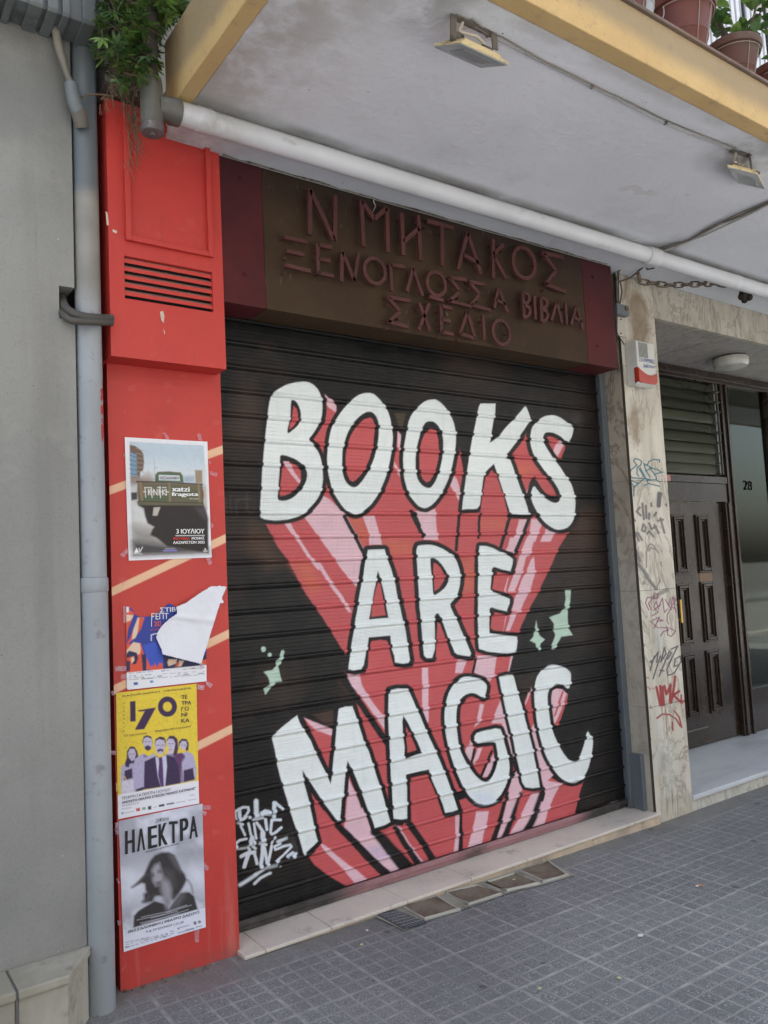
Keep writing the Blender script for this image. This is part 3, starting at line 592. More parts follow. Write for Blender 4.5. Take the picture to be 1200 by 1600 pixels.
# ================================================================== left neighbour: wall, plinth, ledge, pipes
def grey_house():
    t = thing('grey_house', (0, 0, 0), 'grey rendered house wall with a low stone plinth left of the drainpipe', 'building')
    m = M('grey_render', .78); x, y, z = m.xyz()
    base = m.mix(m.noise(1.3, 5).ramp(.35, .7), (.295, .293, .272), (.240, .238, .222))
    base = m.mix(m.noise(.8, 6, .6, m.mapped((6, 1, .35))).ramp(.5, .75)*.5, base, (.17, .165, .155))
    base = m.mix(z.ramp(1.3, .3)*.35*m.noise(2, 4).ramp(.2, .7), base, (.135, .133, .128))     # patchy, darker towards the foot
    base = m.mix(z.ramp(2.7, 3.6)*.55*m.noise(3, 5).ramp(.2, .6), base, (.085, .085, .08))         # patchy, darker towards the ledge
    base = m.mix(m.voro(17).lt(.035)*m.noise(4, 2).gt(.52), base, (.07, .065, .06)); base = m.mix(m.voro(13, 'F1', m.mapped((1.3, 1, 1), (0, .4, 0))).lt(.03)*m.noise(3, 2).gt(.54), base, (.62, .61, .58))
    base = m.mix(m.noise(170, 3, .6).ramp(.52, .70)*.28, base, (.13, .13, .12)); base = m.mix(m.noise(2.6, 8, .7).ramp(.52, .70)*.45, base, (.36, .355, .325))
    drip = m.noise(2.0, 5, .6, m.mapped((16, 1, .45))).ramp(.60, .74)*m.noise(.9, 3).ramp(.4, .6); base = m.mix(drip*.45, base, (.155, .15, .14))
    m.color(base); m.bump(m.noise(150, 3)*.5+m.noise(4, 4)+m.noise(30, 4)*.5, .45, .005); matte(m, .02)
    mb = MB()                      # wall with a knocked-out hole for the cables
    h0 = U(92, 446, 'y', -.05); h1 = U(116, 500, 'y', -.05); hx0, hx1 = h0.x, .781; hz1, hz0 = h0.z, h1.z
    mb.box(-4, hx0, -.05, .6, -.05, 7.6); mb.box(hx0, .782, -.0499, .6, hz1, 7.6); mb.box(hx0, .782, -.0499, .6, -.05, hz0); mb.box(hx0, .782, .10, .6, hz0, hz1)
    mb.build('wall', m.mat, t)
    mb = MB(); mb.box(hx0+.002, .78, .06, .099, hz0+.002, hz1-.002); mb.build('cable_hole', flat('dark_cavity', (.02, .02, .019), .9), t)
    mb = MB(); mb.box(.7822, .925, .16, .6, -.05, 7.6); mb.build('gap_light_block', flat('gap_dark', (.045, .043, .04), .95), t)  # dark box added to keep light from showing through the gap
    # plinth of stone slabs, chamfered at its end
    st = M('plinth_stone', .7); b = st.mix(st.noise(3, 7, .6, st.mapped((1, 1, .4))).ramp(.35, .68), (.44, .415, .345), (.28, .262, .205)); b = st.mix(st.noise(9, 7, .7).ramp(.50, .70)*.75, b, (.155, .145, .105)); st.color(b); st.bump(st.noise(60, 4), .3, .003)
    jo = flat('plinth_joint', (.13, .128, .12), .9)
    xs = [-4, -1.2, -.55, -.05, .52]
    for a, b_ in zip(xs[:-1], xs[1:]):
        mb = MB(); mb.box(a+.003, b_-.003, -.222, -.0505, -.05, .27); mb.build('plinth_block', st.mat, t, bevel=.005)
        mb = MB(); mb.box(a+.003, b_-.003, -.232, -.0505, .272, .302); mb.build('coping', st.mat, t, bevel=.006)
    foot = [(.524, -.222), (.675, -.222), (.782, -.060), (.782, -.0505), (.524, -.0505)]
    mb = MB(); mb.prism([(x_, y_, -.05) for x_, y_ in foot], (0, 0, .32)); mb.build('plinth_block', st.mat, t, bevel=.005)
    foot = [(.524, -.232), (.680, -.232), (.790, -.064), (.790, -.0505), (.524, -.0505)]
    mb = MB(); mb.prism([(x_, y_, .272) for x_, y_ in foot], (0, 0, .030)); mb.build('coping', st.mat, t, bevel=.006)
    for a in xs[1:]: mb = MB(); mb.box(a-.0028, a+.0035, -.226, -.052, -.05, .297); mb.build('joint', jo, t)
    # ribbed ledge over the wall
    lead = painted('ledge_metal', (.15, .165, .165), (.10, .11, .11), .55, (.06, .06, .055), 6, .5, .7)
    mb = MB()
    yl = -.20; zl = U(112, 30, 'y', yl).z
    mb.box(-4, .93, yl+.012, -.0502, zl+.012, zl+.20)
    x_ = .905
    for k in range(24):
        r = .017+.005*((k*7) % 3-1); mb.prism([(x_, yl-.004, zl+.20), (x_, yl-.008, zl+.014), (x_, yl, zl+.002), (x_, -.055, zl-.004), (x_, -.055, zl+.0115), (x_, yl+.0115, zl+.0115), (x_, yl+.0115, zl+.20)], (2.2*r, 0, 0)); x_ -= .052+.010*(k % 3)
    mb.build('ledge', lead, t, bevel=.004)
grey_house()
PIPE = M('grey_pipe_paint', .42, 0, .5)
_x, _y, _z = PIPE.xyz()
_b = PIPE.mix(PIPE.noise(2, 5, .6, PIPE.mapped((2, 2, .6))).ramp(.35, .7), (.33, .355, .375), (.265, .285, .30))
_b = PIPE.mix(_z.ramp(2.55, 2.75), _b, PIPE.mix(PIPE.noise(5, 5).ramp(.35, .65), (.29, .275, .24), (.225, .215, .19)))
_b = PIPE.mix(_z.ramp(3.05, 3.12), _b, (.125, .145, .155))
_b = PIPE.mix(PIPE.noise(14, 6, .65).ramp(.58, .72)*.6, _b, (.14, .135, .125))
_b = PIPE.mix((PIPE.noise(5.5, 1, .5, PIPE.mapped((4, 4, 1))).gt(.60))*_x.gt(.865)*_z.gt(2.0)*_z.lt(3.2)*PIPE.noise(40, 2).gt(.45), _b, (.42, .04, .035))
PIPE.color(_b); PIPE.bump(PIPE.noise(90, 3), .12, .002)
def drainpipe():
    t = thing('drainpipe', (.838, -.03, .04), 'tall grey drainpipe between the grey wall and the red pillar', 'drainpipe')
    cx, cy = .8365, -.028
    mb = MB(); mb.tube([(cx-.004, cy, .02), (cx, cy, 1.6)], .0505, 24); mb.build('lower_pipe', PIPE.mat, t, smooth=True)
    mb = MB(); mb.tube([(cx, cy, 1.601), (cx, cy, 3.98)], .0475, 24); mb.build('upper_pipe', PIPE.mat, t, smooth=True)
    mb = MB(); mb.lathe([(.0508, 0), (.0535, .004), (.0535, .05), (.051, .055)], (cx-.001, cy, 1.545)); mb.build('collar', PIPE.mat, t, smooth=True)
    # small feed pipe coming down from the ledge into a side branch
    t2 = thing('feed_pipe', tuple(U(118, 195, 'y', -.085)), 'thin dirty pipe with a grey elbow running down from the ledge into the drainpipe', 'pipe')
    old = painted('dirty_pvc', (.24, .22, .18), (.13, .12, .10), .6, (.30, .27, .22), 9, .5, .7)
    g2 = painted('grey_pvc', (.20, .22, .23), (.15, .165, .17), .45, (.10, .09, .08), 8, .55, .75)
    P = [U(a, b, 'y', -.10) for a, b in ((82, 8), (86, 40), (92, 75), (104, 115), (112, 133))]
    mb = MB(); mb.tube(P, [.016, .016, .016, .0115, .0115], 12); mb.build('tube', old, t2, smooth=True)
    P = [U(a, b, 'y', -.10) for a, b in ((111, 131), (113, 145), (116, 160), (121, 172), (124, 176))]
    mb = MB(); mb.tube(P, [.024, .026, .027, .027, .026], 16); mb.build('elbow', g2, t2, smooth=True)
    P = [U(122, 172, 'y', -.097), U(125, 184, 'y', -.09), U(128, 199, 'y', -.075)]
    mb = MB(); mb.tube(P, [.029, .028, .026], 16); mb.build('branch_socket', old, t2, smooth=True)
    # cables
    t3 = thing('cable_bundle', tuple(U(96, 480, 'y', 0)), 'two thick dark cables bending from a wall hole round the drainpipe', 'cables')
    rb = painted('cable_rubber', (.055, .052, .050), (.10, .09, .075), .6, (.16, .14, .12), 14, .55, .7)
    y0 = -.105
    for pts, r in (([(97, 464), (101, 478), (112, 488), (128, 494), (150, 497), (174, 497)], .0155), ([(94, 478), (98, 490), (110, 500), (128, 502), (152, 503), (174, 504)], .0135)):
        P = []
        for i, (a, b) in enumerate(pts):
            yy = [.03, -.05, -.085, -.10, -.10, -.065][i] - (.006 if r < .014 else 0)
            P.append(U(a, b, 'y', yy))
        Q = []
        for i in range(len(P)-1):
            for k in range(4):
                f = k/4; p0 = P[max(i-1, 0)]; p1 = P[i]; p2 = P[i+1]; p3 = P[min(i+2, len(P)-1)]
                Q.append(.5*((2*p1)+(p2-p0)*f+(2*p0-5*p1+4*p2-p3)*f*f+(3*p1-p0-3*p2+p3)*f**3))
        Q.append(P[-1]); mb = MB(); mb.tube(Q, r, 12); mb.build('cable', rb, t3, smooth=True)
drainpipe()
# ================================================================== red pillar
RY = .05; RBY = -.06
def red_pillar():
    t = thing('red_pillar', (1.17, .1, .03), 'bright red pillar with an upper vent box, covered in posters', 'pillar')
    m = M('red_paint', .6, 0, .07); col, al = m.attr('paint')
    n = m.noise(2.2, 5); base = m.mix(n.ramp(.35, .7), (.56, .056, .044), (.49, .049, .040))
    base = m.mix(m.noise(30, 6, .7).ramp(.66, .76)*.5, base, (.30, .03, .028)); base = m.mix(m.noise(9, 7, .7).ramp(.60, .78)*.35, base, (.62, .22, .17)); base = m.mix(m.noise(2.2, 6, .65, m.mapped((8, 1, .7))).ramp(.56, .74)*.35, base, (.33, .04, .034)); base = m.mix(m.voro(19).lt(.03)*m.noise(5, 2).gt(.5), base, (.12, .03, .025))
    x, y, z = m.xyz()
    base = m.mix(z.ramp(.16, .02)*.6*m.noise(13, 5).ramp(.3, .6), base, (.16, .10, .085))
    m.color(base); m.rough(m.noise(6, 4).ramp(.3, .7, .34, .55)); m.bump(m.noise(70, 4)+m.noise(6, 3), .22, .004); matte(m, .035)
    red = m.mat
    mp = M('red_paint_striped', .55, 0, .10); c2, a2 = mp.attr('paint'); n = mp.noise(2.2, 5); b2 = mp.mix(n.ramp(.35, .7), (.56, .056, .044), (.49, .049, .040))
    b2 = mp.mix(mp.noise(30, 6, .7).ramp(.66, .76)*.5, b2, (.30, .03, .028)); x, y, z = mp.xyz(); b2 = mp.mix(z.ramp(.16, .02)*.6*mp.noise(13, 5).ramp(.3, .6), b2, (.16, .10, .085))
    b2 = mp.mix(mp.noise(1.5, 4, .6, mp.mapped((9, 1, .8))).ramp(.55, .72)*z.ramp(.6, .1)*.35, b2, (.62, .26, .22))
    b2 = mp.mix(mp.noise(9, 7, .7).ramp(.60, .78)*.35, b2, (.62, .22, .17)); b2 = mp.mix(mp.noise(3.2, 6, .65).ramp(.55, .75)*.4, b2, (.36, .042, .035)); b2 = mp.mix(mp.voro(23).lt(.03)*mp.noise(5, 2).gt(.52), b2, (.10, .03, .025)); sc2 = mp.noise(1.3, 7, .75, mp.mapped((5, 1, 22), (0, R(20), 0))); b2 = mp.mix(sc2.ramp(.66, .72)*.5, b2, (.66, .28, .22))
    mp.color(mp.mix(a2, b2, c2)); mp.rough(mp.noise(6, 4).ramp(.3, .7, .34, .55)); mp.bump(mp.noise(70, 4)+mp.noise(6, 3), .22, .004); matte(mp, .035)
    # shaft: body box plus a finely divided front sheet that carries the pale stripes
    x0, x1 = .927, 1.4055; zt = 2.47
    mb = MB(); mb.box(x0, x1, RY+.002, .34, .035, zt); mb.build('shaft', red, t)
    nx, nz = 110, 520
    X, Zz = np.meshgrid(np.linspace(x0-.0015, x1+.0015, nx), np.linspace(.035, zt, nz))
    px, py = proj(np.stack([X.ravel(), np.full(X.size, RY), Zz.ravel()], -1))
    p = Paint(px, py, (.57, .05, .04), 0.0)
    CR = (.80, .50, .31)
    for q in ((167, 768, 349, 702), (172, 926, 355, 840), (175, 1079, 360, 989), (178, 1232, 364, 1138)): p.line(CR, [q[:2], q[2:]], 13, .8, alpha=1)
    for q in ((167, 795, 349, 728), (172, 955, 355, 868), (177, 1110, 362, 1016), (180, 1265, 366, 1168)): p.line((.58, .044, .034), [q[:2], q[2:]], 9, 3, op=.5, alpha=.6)
    for q, r in (((296, 900), 3), ((258, 502), 0), ((337, 1452), 4), ((325, 905), 3)):
        if r: p.ell((.30, .05, .045), q, r, r*.6, 2.5, .4)
    rm_ = random.Random(12)
    for k in range(46):
        a, b = rm_.uniform(180, 365), rm_.uniform(590, 1520); L = rm_.uniform(3, 16); an = rm_.uniform(-1.2, 1.2)
        p.line(rm_.choice([(.70, .30, .26), (.66, .26, .22), (.30, .035, .03), (.74, .42, .38)]), [(a, b), (a+L*math.sin(an)*.5, b+L*math.cos(an))], rm_.uniform(.8, 3.2), rm_.uniform(.6, 1.6), rm_.uniform(.25, .6), alpha=rm_.uniform(.3, .65))
    for a, b in ((205, 606), (262, 600), (338, 660), (345, 770), (190, 905), (330, 1110), (345, 1215), (338, 1300), (352, 1420), (230, 1515)): p.poly((.66, .22, .20), [(a-6, b-3), (a+6, b-5), (a+7, b+4), (a-5, b+6)], 1.0, op=.5, alpha=.45)
    p.line((.75, .45, .42), [(282, 1254), (284, 1270)], 1.5, .6, .8, alpha=.8)
    o = grid_obj('front_sheet', np.stack([X, np.full_like(X, RY), Zz], -1), mp.mat, t); set_paint(o, p.c)
    # upper box with framed panel and vent
    a0 = U(163, 147, 'y', RBY); b0 = U(338, 212, 'y', RBY); bx0, bx1 = .911, 1.386; bz0, bz1 = 2.447, 3.487
    body = thing  # noqa
    vx0, vx1 = U(194, 410, 'y', RBY).x, U(332, 440, 'y', RBY).x; vz1 = U(194, 399, 'y', RBY).z; vz0 = U(196, 466, 'y', RBY).z
    mb = MB()
    mb.box(bx0, bx1, RBY+.032, .33, bz0, bz1); mb.box(bx0, vx0, RBY, RBY+.032, bz0, bz1); mb.box(vx1, bx1, RBY, RBY+.032, bz0, bz1)
    mb.box(vx0, vx1, RBY, RBY+.032, vz1, bz1); mb.box(vx0, vx1, RBY, RBY+.032, bz0, vz0)
    bx = mb.build('upper_box', red, t)
    fx0, fx1 = U(191, 200, 'y', RBY).x, U(328, 300, 'y', RBY).x; fz1 = U(191, 180, 'y', RBY).z; fz0 = U(193, 376, 'y', RBY).z; f = .022
    mb = MB()
    mb.box(fx0, fx0+f, RBY-.020, RBY-.0005, fz0, fz1); mb.box(fx1-f, fx1, RBY-.020, RBY-.0005, fz0, fz1); mb.box(fx0+f, fx1-f, RBY-.0198, RBY-.0005, fz1-f, fz1); mb.box(fx0+f, fx1-f, RBY-.0198, RBY-.0005, fz0, fz0+f)
    mb.build('panel_frame', red, bx, bevel=.003)
    mb = MB(); mb.box(vx0+.001, vx1-.001, RBY+.026, RBY+.031, vz0+.001, vz1-.001); mb.build('vent', flat('vent_dark', (.012, .010, .010), .9), bx)
    mb = MB(); h = (vz1-vz0)
    dust = M('vent_slat', .55); dn = dust.nrmz()[2]; dust.color(dust.mix(dn.gt(.3)*.75, (.55, .05, .037), (.30, .24, .20)))
    for k in range(5):
        zc = vz0+h*(.06+.19*k)+.004
        mb.prism([(vx0+.001, RBY+.004, zc), (vx0+.001, RBY+.006, zc+.016), (vx0+.001, RBY+.024, zc+.030), (vx0+.001, RBY+.024, zc+.012)], (vx1-vx0-.002, 0, 0))
    mb.build('vent_slats', dust.mat, bx)
    # chipped paint on the box
    mb = MB()
    for pts in ([(250, 487), (255, 486), (257, 494), (256, 505), (252, 500)], [(255, 513), (258, 520), (257, 523)]): mb.poly([U(a, b, 'y', RBY-.0012) for a, b in pts])
    for pts in ([(165, 330), (168, 332), (170, 352), (167, 352)], [(176, 358), (183, 361), (182, 365), (176, 362)]): mb.poly([U(a, b, 'y', RBY-.0012) for a, b in pts])
    mb.build('paint_chip', flat('bare_plaster', (.62, .52, .42), .9), bx)
    mb = MB(); mb.prism([(x0-.01, RY-.012, gz(1)-.03), (x1+.01, RY-.012, gz(1.4)-.03), (x1+.01, RY-.012, .046), (x0+.15, RY-.012, .05), (x0-.01, RY-.012, .040)], (0, .012, 0))
    mb.build('broken_foot', painted('broken_cement', (.24, .21, .18), (.14, .12, .10), .9, (.35, .30, .25), 20, .5, .7, .6), t)
red_pillar()
# ================================================================== posters on the red pillar
PAPER = M('poster_paper', .5, 0, .35); _c, _a = PAPER.attr('paint'); PAPER.color(_c); PAPER.bump(PAPER.noise(14, 3)*1.0+(PAPER.noise(5, 3, .5, None, .6)-.5).abs()*1.4, .5, .006)
def tape_mat():
    m = M('sticky_tape', .25, 0, .5); tr = m.nt.nodes.new('ShaderNodeBsdfTransparent'); mx = m.nt.nodes.new('ShaderNodeMixShader')
    m.color(m.mix(m.noise(60, 3), (.74, .58, .66), (.70, .48, .56))); k = m.noise(25, 2).ramp(.3, .7, .26, .46)
    m.nt.links.new(k.k, mx.inputs[0]); m.nt.links.new(tr.outputs[0], mx.inputs[1]); m.nt.links.new(m.b.outputs[0], mx.inputs[2]); m.nt.links.new(mx.outputs[0], m.out.inputs[0]); return m.mat
TAPE = tape_mat()
PRN = {}
def ink(c):
    if c not in PRN:
        m = M('print_ink', .5, 0, .35); n = m.noise(60, 2); m.color(m.mix(n.ramp(.3, .7), c, tuple(v*.9+.01 for v in c))); PRN[c] = m.mat
    return PRN[c]
def sheet(corners, yy, nu, nv, curl=.003):
    P = [U(a, b, 'y', yy) for a, b in corners]      # TL TR BR BL
    u, v = np.meshgrid(np.linspace(0, 1, nu), np.linspace(0, 1, nv)); P = [np.array(p) for p in P]
    G = (P[0]*(1-u[..., None])+P[1]*u[..., None])*(1-v[..., None])+(P[3]*(1-u[..., None])+P[2]*u[..., None])*v[..., None]
    px, py = proj(G.reshape(-1, 3))
    bow = curl*(np.clip((u-.5)**2+(v-.5)**2-.25, 0, 1)*3) + .0012*np.sin(u*9+v*4)*np.sin(v*7)
    G[..., 1] -= np.abs(bow); return G, px, py
def poster(label, corners, paintfn, words, tapes, yy, nu=150, nv=210, keep=None, group='theatre and concert posters on the red pillar'):
    G, px, py = sheet(corners, yy, nu, nv)
    c = G.reshape(-1, 3).mean(0); t = thing('poster', (c[0], c[1]+.002, c[2]), label, 'poster', group)
    p = paintfn(px, py); kp = None
    if keep is not None: kp = (sdist(px, py, keep) < 0).reshape(G.shape[:2])
    o = grid_obj('sheet', G, PAPER.mat, t, kp); set_paint(o, p.c)
    for c_, s, bl, br, tl, bold in words: mb = MB(); text_to(mb, s, bl, br, tl, 'y', yy-.0042, bold); mb.build('lettering', ink(c_), t, clean=False)
    for q in tapes:
        mb = MB(); mb.poly([U(a, b, 'y', yy-.0052) for a, b in q]); mb.build('tape', TAPE, t)
    return t
def W(z, col, s, bl, br, h, bold=0.0, up=None):
    """one line of words: baseline start, baseline end (zoom coordinates), cap height; letters stand upright unless up is given"""
    x0, y0, k = z; f = lambda q: (x0+q[0]/k, y0+q[1]/k)
    ux, uy = up if up else (-.012*h, -h)
    return (col, s, f(bl), f(br), f((bl[0]+ux, bl[1]+uy)), bold)
# ---- the lorry poster
def lorry():
    z = (180, 670, 6.6667); q = lambda t: Z(*z, t)
    def pf(px, py):
        p = Paint(px, py, (.80, .79, .82)); n = fbm(px, py, .25, 3, 4)
        p.poly((.50, .60, .67), q('147,133 922,175 970,1295 185,1325'), .5)
        p.poly((.66, .71, .73), q('200,330 920,380 945,700 165,700'), 14, op=.8)
        p.poly((.52, .50, .47), q('165,590 945,600 970,1295 185,1325'), .6)
        p.poly((.62, .63, .62), q('175,760 300,830 360,960 380,1010 180,960'), 5)
        p.poly((.30, .29, .27), q('180,1020 380,1060 540,1225 185,1230'), 9); p.poly((.07, .065, .065), q('183,1170 560,1210 970,1240 970,1295 185,1325'), 6)
        p.poly((.50, .46, .40), q('915,600 945,590 955,830 925,800'), 3); p.poly((.66, .66, .62), q('915,400 940,380 945,560 920,560'), 2)
        p.poly((.17, .115, .085), q('150,168 205,178 268,222 292,260 300,340 292,430 262,450 255,545 165,560'), .9)
        for k in range(7): p.line((.42, .34, .26), q('%d,%d %d,%d' % (215, 205+k*48, 298, 228+k*44)), .9, .6, .8)
        p.poly((.20, .32, .43), q('150,240 222,272 228,500 160,500'), 1.2)
        for k in range(5): p.line((.07, .09, .11), q('150,%d 226,%d' % (275+k*48, 300+k*44)), .8, .5)
        p.poly((.30, .24, .21), q('160,500 300,500 400,520 405,560 165,590'), 3); p.poly((.42, .34, .30), q('290,465 350,455 400,480 400,535 290,530'), 4, op=.7)
        p.line((.35, .36, .37), q('405,330 412,480'), .8, .5, .8); p.line((.35, .36, .37), q('412,408 435,404'), 1.1, .5)
        p.poly((.38, .46, .52), q('712,500 770,488 830,492 830,565 712,560'), 3)
        p.poly((.36, .28, .18), q('830,430 905,432 908,565 838,565'), .9)
        for k in range(5): p.line((.20, .15, .10), q('%d,440 %d,560' % (842+k*14, 846+k*14)), .7, .4, .6)
        p.poly((.55, .55, .55), q('165,610 215,605 228,660 165,665'), 1); p.poly((.05, .05, .05), q('165,665 228,660 230,735 168,745'), 1.2)
        SH = (.030, .024, .022)
        p.poly(SH, q('228,760 920,780 945,860 968,930 970,1295 540,1225 430,1135 365,1108 385,1050 405,1022 335,985 310,910 295,830 240,800'), 1.6)
        p.poly((.10, .08, .09), q('830,820 940,820 960,960 890,900'), 4, op=.6)
        p.poly((.50, .47, .40), q('400,820 470,815 437,905 390,905'), .9)
        p.poly((.085, .14, .075), q('412,555 415,480 440,452 560,447 682,458 703,490 712,560'), .9); p.line((.20, .10, .08), q('440,453 560,448 682,459'), 1.2, .6)
        p.poly((.70, .72, .74), q('455,480 668,487 676,542 455,536'), .7)
        p.poly((.135, .125, .075), q('235,555 908,577 922,690 918,800 245,795 228,660'), 1.0)
        p.poly((.075, .125, .065), q('290,700 555,710 555,750 295,745'), 3); p.poly((.085, .11, .06), q('585,600 860,610 865,690 590,700'), 4, op=.7)
        p.poly((.24, .13, .07), q('245,580 300,585 300,700 250,690'), 4, op=.6); p.poly((.22, .15, .08), q('690,590 880,600 880,640 690,620'), 4, op=.5)
        p.line((.045, .035, .03), q('222,550 560,560 908,577'), 2.0, .6); p.line((.20, .13, .08), q('225,563 905,588'), 1.2, .6)
        for a, b in (('262,565', '282,750'), ('565,570', '570,760'), ('868,585', '880,765')): p.line((.26, .20, .12), q(a+' '+b), 3, .7)
        p.line((.055, .04, .03), q('240,755 560,765 915,772'), 1.4, .6); p.poly((.30, .05, .03), q('905,640 920,645 922,715 908,712'), .8)
        d = np.clip((n-.5)*2, 0, 1)*.25; p.c[:, :3] *= (1-d*.5)[:, None]
        # the band's device on the tailgate, the festival mark below, drawn as strokes
        WH = (.86, .86, .84)
        for s in ('295,655 318,655', '310,612 318,715', '310,612 370,612', '345,628 347,690', '372,628 348,655 376,688', '378,610 384,718', '365,655 395,655', '400,630 402,690', '400,632 436,688', '436,630 438,690', '440,612 470,612',
                  '456,630 459,690', '466,600 472,718', '455,655 480,655', '492,632 494,690', '520,632 494,660 526,690', '490,612 530,612', '532,632 534,690', '525,655 556,658'): p.line(WH, q(s), 1.05, .45)
        p.poly(WH, q('195,1295 222,1238 250,1290'), .6); p.line(WH, q('248,1245 258,1285 284,1232'), 1.2, .5); p.line(WH, q('195,1303 280,1303'), .8, .5)
        p.line(WH, q('630,1114 928,1110'), 1.0, .5); p.ell(WH, q('937,1252')[0], 1.0, 1.2, .5); p.line(WH, q('920,1268 958,1267'), .8, .4); p.line(WH, q('920,1280 958,1279'), .8, .4)
        p.line((.25, .22, .62), q('505,1270 636,1266'), 2.2, .6); return p
    WH = (.86, .86, .84); RD = (.72, .06, .05)
    words = [W(z, WH, 'xatzi', (588, 652), (778, 655), 50, .03), W(z, WH, 'fragota', (585, 712), (868, 712), 52, .03), W(z, WH, 'the band', (775, 733), (862, 735), 13),
             W(z, (.03, .05, .06), 'ΘΕΣΣΑΛΟΝΙΚΗ', (468, 526), (664, 528), 32, .01), W(z, WH, '3 ΙΟΥΛΙΟΥ', (636, 1093), (930, 1090), 52, .02),
             W(z, RD, 'ΦΕΣΤΙΒΑΛ', (603, 1157), (778, 1155), 28, .025), W(z, WH, 'ΜΟΝΗΣ', (797, 1155), (930, 1152), 28, .025), W(z, WH, 'ΛΑΖΑΡΙΣΤΩΝ 2025', (603, 1200), (934, 1194), 30, .025), W(z, WH, 'ΕΚΔΗΛΩΣΗ', (520, 1255), (620, 1254), 11)]
    tp = [q(s) for s in ('495,40 530,40 570,108 540,108', '850,55 890,50 908,120 868,120', '85,262 108,268 108,300 90,290', '972,330 1000,345 998,362 972,362', '985,440 1062,462 1055,498 985,480', '1000,985 1022,988 1020,1028 1002,1026', '120,1240 50,1310 80,1345 140,1290', '945,1345 990,1340 1012,1405 975,1420')]
    poster('white bordered poster of an old green lorry seen from behind, topmost on the red pillar', q('97,87 958,135 1003,1340 140,1373'), pf, words, tp, RY-.0035)
lorry()
